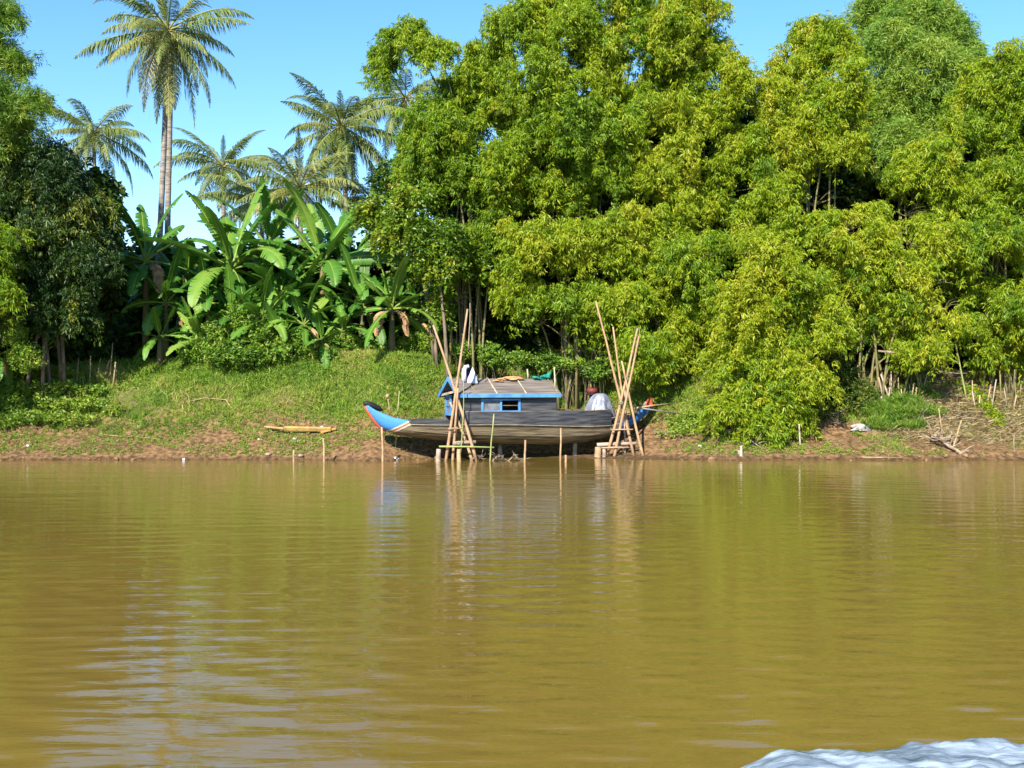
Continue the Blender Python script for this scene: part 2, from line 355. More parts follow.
def crown_mesh(name, boughs, kind, m, parent, origin, rng, dens=1, sr=.5, tscale=1.0, tint=.5, tvar=.12, ntuft=40, droop=.75):
    P_, A_, S_, T_ = [], [], [], []
    for c, R3 in boughs:
        cs, rs = bough_sprays(c, R3, rng, dens, sr); bt = rng.normal(0, tvar*.6)
        if droop > .5 and kind in ('bamboo', 'fine'):
            for k in range(int(13*dens)):
                a = rng.uniform(-PI-.35, .35); l = rng.uniform(.6, 1.25)*max(R3[0], .45)*1.15; up = rng.uniform(.3, 1.0)*R3[2]*.9
                m_ = int(30*l/.9) + 6; t = rng.random(m_)**.75
                st = np.array(c) + np.array([rng.normal(0, .2), 0, rng.uniform(-.3, .5)*R3[2]])
                q = st + np.stack([np.cos(a)*l*t, np.sin(a)*l*t*.8, up*t*1.6-1.6*up*t**2.4-.95*l*t**3.2], 1) + rng.normal(0, .075, (m_, 3))*(1.2-.6*t)[:, None]*(1, 1, 1.5)
                hk = holed(q) if c[1] < 45 else np.ones(m_, dtype=bool); q = q[hk]; m_ = len(q)
                P_.append(q); A_.append(a + rng.normal(0, .9, m_)); S_.append(rng.uniform(.75, 1.25, m_)*tscale); T_.append(np.full(m_, tint+.03+bt+rng.normal(0, tvar)) + rng.normal(0, .05, m_))
        for cc, r in zip(cs, rs):
            n = max(6, int(ntuft*(r/sr)**2)); p, th = spray_tufts(cc, r, rng, n, droop)
            az = np.where(rng.random(n) < .8, th, np.arctan2(cc[1]-c[1], cc[0]-c[0])) + rng.normal(0, .4, n)
            P_.append(p); A_.append(az); S_.append(rng.uniform(.75, 1.3, n)*tscale)
            T_.append(np.full(n, tint-.03+bt+rng.normal(0, tvar*1.0)) + rng.normal(0, .05, n))
    pos = np.concatenate(P_); pos = pos - np.array(origin)
    gzv = ground(pos[:, 0]+origin[0], pos[:, 1]+origin[1]) - origin[2]
    ok = pos[:, 2] > gzv+.06
    V, P, T = scatter(pos[ok], np.concatenate(A_)[ok], kind, np.concatenate(S_)[ok], np.concatenate(T_)[ok], rng)
    return np_mesh(name, V, P, T, [m], parent)

M_bamboo = leafmat('bamboo_leaf', [(0, (.10, .20, .015)), (.3, (.17, .29, .014)), (.6, (.29, .38, .014)), (.88, (.39, .42, .022)), (1, (.44, .42, .04))], .5)
M_blue = leafmat('bamboo_leaf_bluish', [(0, (.09, .19, .035)), (.5, (.17, .31, .04)), (1, (.28, .38, .045))], .42)
M_shaded = leafmat('shaded_leaf', [(0, (.018, .05, .008)), (.5, (.045, .09, .012)), (1, (.22, .25, .025))], .3)  # dark end has shade painted in, yellowish end stands for sunlit leaves
M_broad = leafmat('broad_leaf', [(0, (.045, .10, .012)), (.5, (.12, .22, .014)), (.85, (.25, .29, .02)), (1, (.28, .11, .03))], .35, rough=.35)
M_weed = leafmat('weed_leaf', [(0, (.05, .13, .015)), (.5, (.15, .27, .02)), (1, (.30, .34, .05))], .35)
M_grass = leafmat('grass_blade', [(0, (.07, .17, .014)), (.45, (.20, .32, .025)), (.8, (.36, .37, .07)), (1, (.46, .36, .16))], .3, rough=.6)
M_straw = leafmat('dry_straw', [(0, (.17, .125, .055)), (.5, (.37, .28, .14)), (1, (.55, .43, .24))], .1, rough=.8)
M_culm = mat('bamboo_culm', (.10, .11, .04), .5, var=(.20, .15, .07), scale=2.5, stretch=(1, 1, 3))
M_drybamboo = mat('dry_bamboo', (.36, .26, .14), .6, var=(.22, .15, .08), scale=4, stretch=(1, 1, 2), spec=.3)
M_bark = mat('tree_bark', (.10, .075, .05), .9, var=(.19, .15, .11), scale=6, stretch=(1, 1, .4), bump=.6)

def clump(name, label, cat, Y, basepx, blist, kind='bamboo', m=M_bamboo, seed=0, dens=.74, sr=.37, tint=.5, tscale=1.0, depth=1.0,
          stem='culm', stem_r=.045, spread=.7, ntuft=34, group=None, tvar=.13, nstem=None, foliage='foliage', droop=.75):
    rng = np.random.default_rng(seed); rr = random.Random(seed)
    bx = wx(basepx, Y+.4); by = Y+.6; bz = gz(bx, by)
    root = thing(name, (bx, by, bz), label, cat, group)
    boughs = []
    for b in blist:
        px, py, rx, ry = b[:4]; YY = Y + (b[4] if len(b) > 4 else 0)
        YY += rng.uniform(-.9, .9); p = at(px, py, YY); Rx = rx/F*YY; Rz = ry/F*YY
        boughs.append(((p.x, p.y, p.z), (Rx, min(1.5, (Rx+Rz)/2*depth+.15), Rz)))
    crown_mesh(foliage, boughs, kind, m, root, (bx, by, bz), rng, dens, sr, tscale, tint, tvar, ntuft, droop)
    br = MB(); stems = []
    for k, (c, R3) in enumerate(boughs):
        if nstem is None or k < nstem:
            s = Vector((rr.gauss(0, spread*.6), rr.gauss(0, spread*.4), 0)); s.z = gz(bx+s.x, by+s.y)-bz-.1
            e = Vector(c) - Vector((bx, by, bz)); e.y += .25; e.z += R3[2]*.3
            hgt = e.z-s.z; c1 = s + Vector((0, 0, hgt*.75)) + Vector(((e.x-s.x)*.12, 0, 0))
            pts = []
            for i in range(9):
                t = i/8; pts.append(s*(1-t)**2 + c1*2*t*(1-t) + e*t*t)
            mb = MB(); mb.tube(pts, [stem_r*(1.15-.8*i/8)*(1 if stem == 'culm' else 1.4) for i in range(9)], 7)
            mb.build(stem, M_culm if stem == 'culm' else M_bark, root, smooth=True)
        br = MB(); o = Vector(c) - Vector((bx, by, bz)) + Vector((0, .15, 0))
        for i in range(7):
            d = Vector((rr.gauss(0, 1), rr.gauss(-.3, .6), rr.uniform(-.3, .9))); d.normalize()
            d = Vector((d.x*R3[0], d.y*R3[1], d.z*R3[2]))
            br.tube([o, o+d*.55+Vector((0, 0, .08)), o+d*.98], [.02, .012, .004], 5)
        br.build('branch', M_culm if stem == 'culm' else M_bark, root)
    return root

# ------------------------------------------------------------------ trees and bamboo along the bank
def grow_trees():
    clump('bamboo_clump', 'feathery bamboo clump leaning left over the palms, highest at its arching tip', 'bamboo', 43.2, 470,
      [(408,36,22,16),(384,62,9,22),(438,52,20,12),(466,96,24,24),(440,125,38,26),(485,70,26,30),(480,125,40,30),(425,160,22,22),(475,180,38,30),(515,160,32,32),(508,215,36,32),(468,225,22,20)],
      seed=1, tint=.36, depth=.9, dens=.9)
    clump('bamboo_clump', 'tallest bamboo clump at top centre, cut off by the top of the photo', 'bamboo', 42.5, 575,
      [(520,28,32,24),(560,20,36,30),(600,-10,45,35),(540,70,36,30),(595,65,40,32),(640,35,32,34),(515,110,28,26),(565,125,38,30),(620,115,38,32),(545,185,38,28),(605,175,38,30),(540,240,32,28),(595,238,38,32),(515,292,28,24),(560,300,34,24),(610,300,32,26),(600,335,24,18),(625,345,18,16),(540,325,14,14)],
      seed=2, tint=.48)
    clump('bamboo_clump', 'yellow green bamboo clump right of the tallest clump, behind the right pole trestle', 'bamboo', 43, 700,
      [(670,25,30,34),(690,5,26,18),(655,85,34,32),(705,60,28,30),(735,85,22,28),(690,120,36,30),(735,150,30,34),(665,165,34,30),(705,195,32,28)],
      seed=3, tint=.58)
    clump('bamboo_clump', 'bamboo clump with a round pale yellow crown between two gaps of sky', 'bamboo', 42, 810,
      [(812,38,18,16),(838,34,20,18),(798,72,28,24),(850,78,20,30),(778,100,20,24),(822,112,34,28),(790,145,32,26),(838,160,30,28),(755,130,14,20),(770,190,32,26),(815,205,34,24)],
      seed=4, tint=.62)
    clump('bamboo_clump', 'tall bluish green bamboo clump at upper right rising past the top of the photo', 'bamboo', 46.5, 915,
      [(880,4,26,22),(920,10,34,28),(948,32,22,20),(890,45,28,26),(925,65,36,28),(965,62,22,22),(895,95,30,26),(945,105,34,26),(900,140,34,26)],
      kind='fine', m=M_blue, seed=5, tint=.75, tscale=1.15)
    clump('bamboo_clump', 'bamboo clump at the right edge of the photo over cut stems', 'bamboo', 42, 1000,
      [(985,88,26,22),(1015,65,20,22),(1035,100,30,34),(955,135,30,26),(1000,130,34,28),(925,165,32,26),(970,185,36,28),(1020,180,34,30),(905,215,28,22),(945,240,30,24),(990,240,34,26),(1030,245,28,32),(1022,300,22,20),(975,285,26,20),(1005,318,20,12),(950,305,14,14),(1035,330,20,14),(970,325,12,8),(1012,350,14,7),(985,348,12,6)],
      seed=6, tint=.5)
    clump('bamboo_clump', 'low bright bamboo clump directly behind the right pole trestle', 'bamboo', 42.0, 665,
      [(625,225,30,24),(672,215,34,28),(645,262,36,28),(695,262,34,30),(630,300,28,24),(668,318,36,26),(640,352,22,24),(710,310,30,26),(735,240,28,28),(668,345,22,14)],
      seed=7, tint=.62)
    clump('bamboo_clump', 'low bushy bamboo clump drooping down to the mud right of the boat', 'bamboo', 39.9, 768,
      [(765,255,30,26),(790,292,36,28),(748,305,30,26),(820,318,32,24),(775,340,34,22),(735,365,30,18),(790,372,32,20),(755,395,34,16),(728,402,22,12),(785,412,24,14),(762,420,22,10)],
      seed=8, tint=.55, sr=.42)
    clump('bamboo_clump', 'bamboo clump with hanging sprays above the green mound on the right bank', 'bamboo', 41.2, 880,
      [(800,225,30,24),(845,232,32,26),(880,255,30,26),(850,285,32,26),(900,300,24,24),(848,325,26,18),(878,345,20,12),(920,340,15,22),(945,310,16,16),(930,285,24,22),(905,350,14,7),(935,346,12,7)],
      seed=9, tint=.56)
    clump('small_tree', 'small yellowish leafy tree between the banana plants and the bamboo', 'tree', 42.8, 445,
      [(385,212,22,14),(415,205,24,20),(400,235,20,12),(440,232,26,22),(462,262,24,24),(435,265,18,16),(455,300,20,18),(475,245,18,20)],
      kind='broad', m=M_broad, seed=10, tint=.55,  tvar=.09, stem='trunk', nstem=3, sr=.36, tscale=.85, foliage='crown')
    clump('small_tree', 'thin tree with dark and reddish leaves under the leaning bamboo', 'tree', 45.5, 420,
      [(392,178,18,12),(418,168,20,14),(440,180,16,12),(405,195,14,8)],
      kind='broad', m=M_broad, seed=12, tint=.25, tvar=.2, stem='trunk', nstem=2, sr=.32, tscale=.9, foliage='crown')
    # left bank
    clump('leafy_tree', 'light green feathery tree at the top left corner', 'tree', 40.5, -25,
      [(2,14,22,12),(-6,48,22,18),(24,66,14,12),(0,92,24,18),(30,104,14,12),(-35,60,36,40),(0,125,30,20)],
      kind='fine', m=M_weed, seed=13, tint=.45, stem='trunk', nstem=3, foliage='crown', dens=.8, sr=.42)
    clump('shaded_tree', 'broad bamboo tree dark with shade filling the left edge below the feathery one', 'tree', 41, 45,
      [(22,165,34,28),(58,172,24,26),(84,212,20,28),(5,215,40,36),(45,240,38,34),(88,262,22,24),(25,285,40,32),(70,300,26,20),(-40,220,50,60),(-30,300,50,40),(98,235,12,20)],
      kind='bamboo', m=M_shaded, seed=14, tint=.3, tvar=.26, foliage='crown', stem='trunk', nstem=7, dens=1.1, sr=.46)  # low tint puts this tree's shade into its leaf colour
    clump('bamboo_bush', 'sunlit yellow spray of bamboo hanging at the left edge', 'bamboo', 39.3, -75,
      [(2,245,16,22),(-15,270,22,24),(3,292,10,12)], kind='bamboo', seed=15, tint=.4, nstem=2, sr=.38)
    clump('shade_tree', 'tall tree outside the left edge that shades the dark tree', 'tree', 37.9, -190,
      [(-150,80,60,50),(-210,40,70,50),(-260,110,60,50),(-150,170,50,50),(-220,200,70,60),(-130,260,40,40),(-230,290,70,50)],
      kind='fine', m=M_shaded, seed=16, tint=.5, foliage='crown', stem='trunk', nstem=5, sr=.7, tscale=1.5, ntuft=40, dens=.9)
    for k, (px, Y, tt, lb) in enumerate([(1120, 42, .5, 'bamboo clump just outside the right edge'), (1270, 43, .45, 'bamboo clump farthest outside the right edge')]):
        clump('bamboo_clump', lb, 'bamboo', Y, px, [(px-20,60,60,50),(px+30,110,60,50),(px-30,170,60,50),(px+20,240,60,50),(px-30,300,50,40)],
              seed=20+k, tint=tt, sr=.75, tscale=1.5, ntuft=40)
grow_trees()

def thicket():
    """the wood behind the first row reads as one mass"""
    rng = np.random.default_rng(77); B = []
    for px in range(-420, 1460, 34):
        if px < 120: top, Y0 = 190, 44.5
        elif px < 455: top, Y0 = 256, 48.5
        elif px < 500: top, Y0 = 175, 47.5
        else: top, Y0 = 100, 47.5
        if 870 < px < 980: Y0 = 49.5
        py = 350
        while py > top:
            p = at(px+rng.uniform(-12, 12), py, Y0+rng.uniform(-.8, 1.2)); B.append(((p.x, p.y, p.z), (1.15, .8, 1.0))); py -= 38
    P_, A_, T_ = [], [], []
    for c, R3 in B:
        n = 260; q = unit(rng.normal(size=(n, 3))); q[:, 1] = -np.abs(q[:, 1])*.9
        P_.append(np.array(c)+q*np.array(R3)*rng.uniform(.5, 1.05, (n, 1))); A_.append(np.arctan2(q[:, 1], q[:, 0])); T_.append(np.clip(rng.normal(.4, .15, n), 0, 1))
    pos = np.concatenate(P_)
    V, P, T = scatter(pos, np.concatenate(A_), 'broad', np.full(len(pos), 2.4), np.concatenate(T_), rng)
    tag(np_mesh('far_wood', V, P, T, [M_shaded]), 'dark dense wood behind the bamboo and banana plants', 'wood', kind='stuff')
thicket()

# ------------------------------------------------------------------ palms
M_frond = leafmat('palm_leaflet', [(0, (.06, .10, .018)), (.5, (.16, .22, .05)), (.85, (.32, .32, .10)), (1, (.38, .28, .12))], .35, rough=.5, spec=.4)
M_ptrunk = mat('palm_trunk', (.27, .235, .20), .9, var=(.13, .11, .095), scale=3, stretch=(1, 1, 6), bump=.5, bscale=9)
M_nut = mat('coconut_husk', (.35, .27, .05), .5, var=(.18, .20, .04), scale=4)
def frond(root, L, az, el, droop, rng, tint, c):
    n = 22; p = np.array(c, dtype=float); pts = [p.copy()]; dirs = []
    e = el
    for i in range(n):
        t = i/n; d = np.array([math.cos(az)*math.cos(e), math.sin(az)*math.cos(e), math.sin(e)]); dirs.append(d)
        p = p + d*L/n; pts.append(p.copy()); e -= droop*(1.3*t*t+.15)/n*1.75; e = max(e, -1.5)
    pts = np.array(pts); dirs.append(dirs[-1]); dirs = np.array(dirs)
    m = 76; ts = np.linspace(.16, .99, m)
    B = np.stack([np.interp(ts*n, range(n+1), pts[:, k]) for k in range(3)], 1)
    D = unit(np.stack([np.interp(ts*n, range(n+1), dirs[:, k]) for k in range(3)], 1))
    side0 = unit(np.cross(D, [0, 0, 1.]) + 1e-4); Vs, Ps, Ts = [], [], []; off = 0
    for sg in (-1, 1):
        ll = L*.25*np.sin(np.clip(ts*1.02, 0, 1)**.75*PI*.93+.12)*rng.uniform(.85, 1.1, m)
        upr = max(0, min(1, (el-.55)*2)); ll = ll*(1-.35*upr)
        d = unit(D*(.7+.7*upr) + sg*side0*.9 + np.array([0, 0, -.35]) + rng.normal(0, .16, (m, 3)))
        d2 = unit(d*.45 + D*.15 + np.array([0, 0, -1.3]) + rng.normal(0, .12, (m, 3)))
        w = D*.019*L/3
        mid = B + d*ll[:, None]*.5; tip = mid + unit(d2*(1-.7*upr)+D*.8*upr)*ll[:, None]*.55
        V = np.stack([B-w*.6, B+w*.6, mid+w, mid-w, tip], 1).reshape(-1, 3); i = np.arange(m)[:, None]*5
        Ps.append(np.concatenate([i+np.array([[0, 1, 2]]), i+np.array([[0, 2, 3]]), i+np.array([[3, 2, 4]])])+off); Vs.append(V); off += len(V)
        Ts.append(np.repeat(np.clip(tint+rng.normal(0, .1, m), 0, 1), 5))
    # rachis
    mb = MB(); mb.tube([tuple(q) for q in pts[::3]]+[tuple(pts[-1])], [max(.006, .035*L/3*(1-k/9)) for k in range(len(pts[::3])+1)], 5)
    quads = np.array([f for f in mb.f if len(f) == 4]); tri = np.concatenate([quads[:, [0, 1, 2]], quads[:, [0, 2, 3]]])
    Vs.append(np.array(mb.v)); Ps.append(tri+off); Ts.append(np.full(len(mb.v), .85))
    return np_mesh('frond', np.concatenate(Vs), np.concatenate(Ps), np.concatenate(Ts), [M_frond], root)
def palm(label, cpx, cpy, Y, L, n, seed, basepx=None, lean=0, elmin=-1.0, elmax=.98, tint=.45, nuts=5, trunk_r=.135, upright=1.0):
    rng = np.random.default_rng(seed)
    c = at(cpx, cpy, Y); bx = wx(basepx if basepx is not None else cpx, Y); bz = gz(bx, Y)
    root = thing('coconut_palm', (bx, Y, bz), label, 'palm', 'coconut palms behind the banana plants')
    e = c - Vector((bx, Y, bz)); mb = MB(); pts = []; rad = []
    for i in range(40):
        t = i/39; x = e.x*(t+lean*math.sin(t*PI)); pts.append((x, 0, e.z*t-.2*(1-t)))
        rad.append(trunk_r*(1.35 if i == 0 else 1.0)*(1-.35*t)*(1+.05*(i % 2)))
    mb.tube(pts, rad, 10); mb.build('trunk', M_ptrunk, root, smooth=True)
    for k in range(n):
        u = (k+.5)/n; az = k*2.39996+rng.uniform(-.25, .25)
        if k == 0: continue
        el = elmax + (elmin-elmax)*u**upright + rng.uniform(-.12, .12)
        frond(root, L*rng.uniform(.72, 1.12)*(1 if u > .12 else .85), az, el, rng.uniform(.7, 1.7)*(1.25 if el > .6 else 1), rng, tint + rng.normal(0, .09)+(.18 if u > .88 else 0), (e.x, 0, e.z))
    for k in range(nuts):
        a = k*2.4; mb = MB(); r = .13
        q = Vector((e.x+.28*math.cos(a), .28*math.sin(a), e.z-.22-.12*(k % 3)))
        mb.tube([q+Vector((0, 0, r)), q+Vector((0, 0, r*.6)), q, q-Vector((0, 0, r*.6)), q-Vector((0, 0, r))], [.02, r*.75, r*.95, r*.7, .02], 8)
        mb.build('coconut', M_nut, root, smooth=True)
palm('tallest coconut palm at the upper left with its crown near the top of the photo', 168, 30, 48, 3.75, 32, 101, basepx=152, lean=.10, nuts=9, tint=.5, elmin=-1.25, elmax=1.3)
palm('second tall coconut palm whose browner trunk crosses the tallest one', 172, 30, 49.2, 3.2, 10, 102, basepx=164, lean=.02, nuts=3, tint=.45, elmin=-1.3, elmax=.3)
palm('small distant coconut palm beside the dark tree at left', 94, 132, 62, 3.6, 26, 103, basepx=96, nuts=4, tint=.5, elmin=-.9)
palm('coconut palm with upright fronds standing right of the tallest trunk', 223, 166, 60, 3.4, 24, 104, basepx=225, nuts=5, tint=.45, elmin=-.7, elmax=1.2)
palm('bushy coconut palm with drooping fronds and a leaning thin trunk at centre left', 341, 126, 54, 3.7, 44, 105, basepx=354, lean=-.05, nuts=8, tint=.46, elmin=-1.35, trunk_r=.15, elmax=1.15)
palm('young coconut palm with yellowish fronds right behind the banana leaves', 300, 188, 50, 3.3, 26, 106, basepx=302, nuts=0, tint=.62, elmin=-.4, elmax=1.2)
palm('coconut palm mostly hidden behind the leaning bamboo', 405, 98, 60, 3.6, 26, 107, basepx=425, nuts=3, tint=.5, elmin=-1.2)
palm('low coconut palm whose fronds show right of the upright one', 262, 200, 57, 3.3, 22, 108, basepx=262, nuts=0, tint=.55, elmin=-.5)
palm('low coconut palm filling the gap right of the bushy one', 372, 200, 55, 3.1, 22, 109, basepx=372, nuts=0, tint=.45, elmin=-.8)

# ------------------------------------------------------------------ banana plants
M_banana = leafmat('banana_leaf', [(0, (.025, .085, .012)), (.4, (.05, .15, .015)), (.75, (.105, .23, .024)), (1, (.21, .31, .05))], .3, rough=.48, spec=.35)
M_bdead = mat('dead_banana_leaf', (.36, .22, .11), .9, var=(.20, .12, .06), scale=6)
M_bstem = mat('banana_stem', (.09, .10, .035), .7, var=(.16, .09, .045), scale=3, stretch=(1, 1, .5))
def banana_leaf(root, c, az, el, L, W, droop, rng, tint, dead=False):
    n = 30; p = np.array(c, dtype=float); e = el; P0 = []; Dd = []
    stalk = .16
    for i in range(n+1):
        t = i/n; d = np.array([math.cos(az)*math.cos(e), math.sin(az)*math.cos(e), math.sin(e)]); P0.append(p.copy()); Dd.append(d)
        p = p + d*L/n; e = max(e-droop*(.3+1.7*t)/n, -1.5)
    P0 = np.array(P0); Dd = np.array(Dd); side = unit(np.cross(Dd, [0, 0, 1.]) + 1e-5); up = np.cross(side, Dd)
    roll = rng.normal(0, .35); side = side*math.cos(roll)+up*math.sin(roll); up = np.cross(side, Dd)
    V, Fq, T = [], [], []
    ts = np.linspace(0, 1, n+1)
    wid = W*np.where(ts < stalk, .04, np.sin(np.clip((ts-stalk)/(1-stalk), 0, 1)**.8*PI)**.45 + .02*(ts < 1))
    v_up = .30 if not dead else -.9
    for sg in (-1, 1):
        droopL = rng.uniform(-.2, .15); torn = 0
        for i in range(n):
            if ts[i] < stalk: continue
            if rng.random() < .38: torn = rng.uniform(.4, 1.6); droopL = rng.uniform(-.6, .15)
            for (j, lab) in ((i, 0), (i+1, 1)):
                w = wid[j]; sh = 0
                if lab == 1 and torn > 0: sh = torn*L/n*.55*(1 if rng.random() < .6 else 0)
                a = P0[j]; mid = a + side[j]*sg*w*.5 + up[j]*w*.5*v_up
                ed = a + side[j]*sg*w*.97 + up[j]*w*(v_up*.45+droopL) - Dd[j]*sh + Dd[j]*w*.15
                V += [a, mid, ed]
            b = len(V)-6; Fq += [(b, b+1, b+4, b+3), (b+1, b+2, b+5, b+4)]
            tt = tint+rng.normal(0, .03); T += [min(1, tt+.12), tt, tt-.03]*2
            torn *= .5
    mb = MB(); mb.tube([tuple(q) for q in P0[::3]], [.045*(1-.85*k/10)*L/2.4 for k in range(len(P0[::3]))], 5)
    b = len(V); V += [np.array(v) for v in mb.v]; T += [1.0]*len(mb.v); Fq += [tuple(b+i for i in f) for f in mb.f if len(f) == 4]
    o = np_mesh('leaf', np.array(V), np.array(Fq), np.clip(T, 0, 1), [M_bdead if dead else M_banana], root, smooth=False)
    if dead: o['label'] = 'withered brown hanging leaf'
def banana(label, px, py, Y, L, n, seed, elhi=1.35, ello=-.55, tint=.45, dead=0, stem_r=.12, basepx=None, azs=None):
    rng = np.random.default_rng(seed); c = at(px, py, Y); bx = wx(basepx if basepx else px, Y); bz = gz(bx, Y)
    root = thing('banana_plant', (bx, Y, bz), label, 'banana plant', 'banana plants on the bank')
    e = c-Vector((bx, Y, bz)); mb = MB()
    mb.tube([(0, 0, -.15), (e.x*.2, 0, e.z*.35), (e.x*.6, 0, e.z*.75), (e.x, 0, e.z+.15)], [stem_r*1.2, stem_r, stem_r*.8, stem_r*.5], 10); mb.build('stem', M_bstem, root, smooth=True)
    for k in range(n):
        u = (k+.5)/n; az = k*2.39996+rng.uniform(-.4, .4)+seed
        if azs and k < len(azs): az = azs[k]
        el = elhi+(ello-elhi)*u+rng.uniform(-.12, .12)
        banana_leaf(root, (e.x, 0, e.z), az, el, L*rng.uniform(.8, 1.12), L*.105*rng.uniform(.8, 1.15), rng.uniform(.45, 1.5)*(1 if u > .3 else .4), rng, tint+rng.normal(0, .13))
    for k in range(dead):
        banana_leaf(root, (e.x, 0, e.z-.1), -PI/2+(-1)**k*rng.uniform(.6, 1.4), .1, L*.6, L*.07, 3.2, rng, .5, dead=True)
BAN = [('tall banana plant with upright leaves beside the dark tree', 146, 254, 44.5, 3.1, 11, 201, .42, 0),
 ('largest banana plant with torn pale leaves standing at centre left', 232, 262, 45, 3.7, 16, 202, .62, 0),
 ('second big banana plant left of the bushy palm', 322, 258, 45.4, 3.4, 14, 203, .52, 0),
 ('banana plant at the right end of the row with a long level leaf', 392, 306, 43.2, 2.4, 12, 204, .7, 3),
 ('small bright banana plant at the left foot of the row', 198, 338, 43.2, 1.7, 10, 205, .72, 1),
 ('low banana plant in the middle of the front row', 262, 318, 43.2, 2.0, 12, 206, .66, 1),
 ('low banana plant right of the middle with two brown leaves', 304, 322, 43.4, 2.0, 12, 207, .66, 2),
 ('banana plant peeping between the two big ones', 280, 290, 44.4, 2.4, 12, 208, .55, 0),
 ('banana plant behind the right end of the row', 362, 298, 44.8, 2.4, 12, 209, .5, 1),
 ('shaded banana plant just right of the tallest palm trunk', 188, 282, 46, 2.8, 12, 210, .4, 0),
 ('bright narrow banana plant low beside the right end', 343, 328, 43.4, 1.8, 10, 211, .62, 0),
 ('dim banana plant behind the largest one', 268, 240, 47, 3.0, 12, 212, .45, 0),
 ('banana plant between the largest one and its left neighbour', 208, 300, 44.6, 2.4, 12, 214, .5, 0),
 ('slanting leaved banana plant behind the second big one', 345, 262, 47, 2.7, 12, 215, .45, 1),
 ('small banana plant low in front of the second big one', 322, 338, 43.1, 1.5, 9, 216, .7, 1),
 ('banana plant half hidden under the small yellowish tree', 420, 318, 44.4, 2.0, 10, 217, .4, 1),
 ('broad leaved banana plant low left of the middle of the row', 232, 318, 43.9, 2.1, 11, 218, .58, 0),
 ('shaded banana plant close to the foot of the tallest palm', 166, 300, 44.2, 2.1, 11, 219, .42, 1),
 ('low banana plant at the far left end of the row', 160, 335, 43.6, 1.6, 9, 220, .5, 0),
 ('banana plant rising between the second big one and the right end', 350, 286, 45.8, 2.6, 12, 221, .5, 1),
 ('slim banana plant low between the two middle ones', 282, 335, 43.1, 1.5, 9, 222, .62, 2),
 ('banana plant with drooping leaves behind the low middle ones', 300, 292, 45.2, 2.3, 12, 223, .5, 1),
 ('banana leaf clump at the left edge above the weeds', -5, 352, 40.6, 1.6, 6, 213, .6, 0)]
for (lb, px, py, Y, L, n, sd, tt, dd) in BAN: banana(lb, px, py+(7 if py < 300 else 3), Y, L, n+1, sd, tint=tt, dead=dd+(1 if sd % 3 == 0 else 0))

# ------------------------------------------------------------------ bushes, grass, straw
def bush(name, label, cat, ells, kind, m, seed, tint, tscale=1.0, n_per=900, tvar=.12, part='leaves', stems=True, top=False):
    """low plant: tufts through soft ellipsoids sitting on the bank. ells: px,py,rx,ry (photo) placed on the ground at a depth"""
    rng = np.random.default_rng(seed); P_ = []; A_ = []
    ells = [(e[0], e[1], e[2], e[3], (e[4] if len(e) > 4 else onbank(e[0], e[1]+e[3]*.6).y)) for e in ells]
    c0 = at(ells[0][0], ells[0][1], ells[0][4]); o = (c0.x, c0.y, gz(c0.x, c0.y))
    for (px, py, rx, ry, Y) in ells:
        c = at(px, py, Y); R3 = np.array([rx/F*Y, max(.25, (rx+ry)/2/F*Y), ry/F*Y]); n = int(n_per*R3[0]*R3[2])
        q = unit(rng.normal(size=(n, 3)))*rng.uniform(.25, 1.1, (n, 1))**.6
        q *= (1+.35*(vnoise(q[:, 0]*3+px, q[:, 2]*3+py, seed)-.5))[:, None]
        P_.append(np.array(c)+q*R3); A_.append(np.arctan2(q[:, 1], q[:, 0]))
    pos = np.concatenate(P_); az = np.concatenate(A_); g = ground(pos[:, 0], pos[:, 1]); ok = pos[:, 2] > g+.02
    pos = pos[ok]; az = az[ok]; t = tint + (fbm(pos[:, 0]*2.5, pos[:, 2]*2.5, seed)-.5)*.7 + rng.normal(0, tvar, len(pos))
    V, P, T = scatter(pos-np.array(o), az, kind, rng.uniform(.7, 1.35, len(pos))*tscale, t, rng, tilt=.5)
    root = thing(name, o, label, cat); np_mesh(part, V, P, T, [m], root)
    if stems:
        mb = MB(); rr = random.Random(seed)
        for (px, py, rx, ry, Y) in ells:
            c = at(px, py, Y)
            for k in range(5):
                x = c.x+rr.gauss(0, .3)*rx/F*Y; y = c.y+rr.gauss(0, .1); z0 = gz(x, y)-.05
                mb.tube([(x-o[0], y-o[1], z0-o[2]), (x+rr.gauss(0, .1)-o[0], y-o[1], (z0+c.z)/2-o[2]), (x+rr.gauss(0, .25)-o[0], y-o[1]-.05, max(z0+.1, c.z)-o[2])], [.012, .008, .004], 5)
        mb.build('stems', M_bark, root)
    return root
bush('shrub', 'leafy green shrub in front of the banana plants', 'shrub', [(215,343,16,22,43.0),(238,330,14,26,43.1),(262,340,18,24,42.9),(283,352,18,14,42.8),(240,356,40,13,42.6),(305,348,12,16,43.1),(195,352,16,12,43),(325,356,18,8,43.0)], 'weed', M_weed, 301, .38, n_per=1000, tscale=1.25)
bush('shrub', 'mixed weeds mound at the left edge of the bank', 'shrub', [(10,378,22,12),(40,374,18,8),(66,376,16,6),(22,392,30,9),(58,390,26,8),(92,392,18,6),(10,406,26,8),(50,404,30,7),(88,406,26,6),(115,412,14,5),(30,418,30,6),(70,420,30,5),(0,424,22,6),(8,362,12,12)], 'weed', M_weed, 302, .62, n_per=1100, tscale=1.15, tvar=.18)
bush('shrub', 'tall pale weed standing at the foot of the dark tree', 'shrub', [(18,340,10,22,40.4),(25,360,20,14,40.2)], 'weed', M_weed, 303, .6, n_per=600, stems=False)
bush('shrub', 'low green bush on the bank above the boat bow', 'shrub', [(345,345,26,12,43.6),(375,355,22,10,43.4),(420,345,24,12,43.8)], 'weed', M_weed, 304, .5)
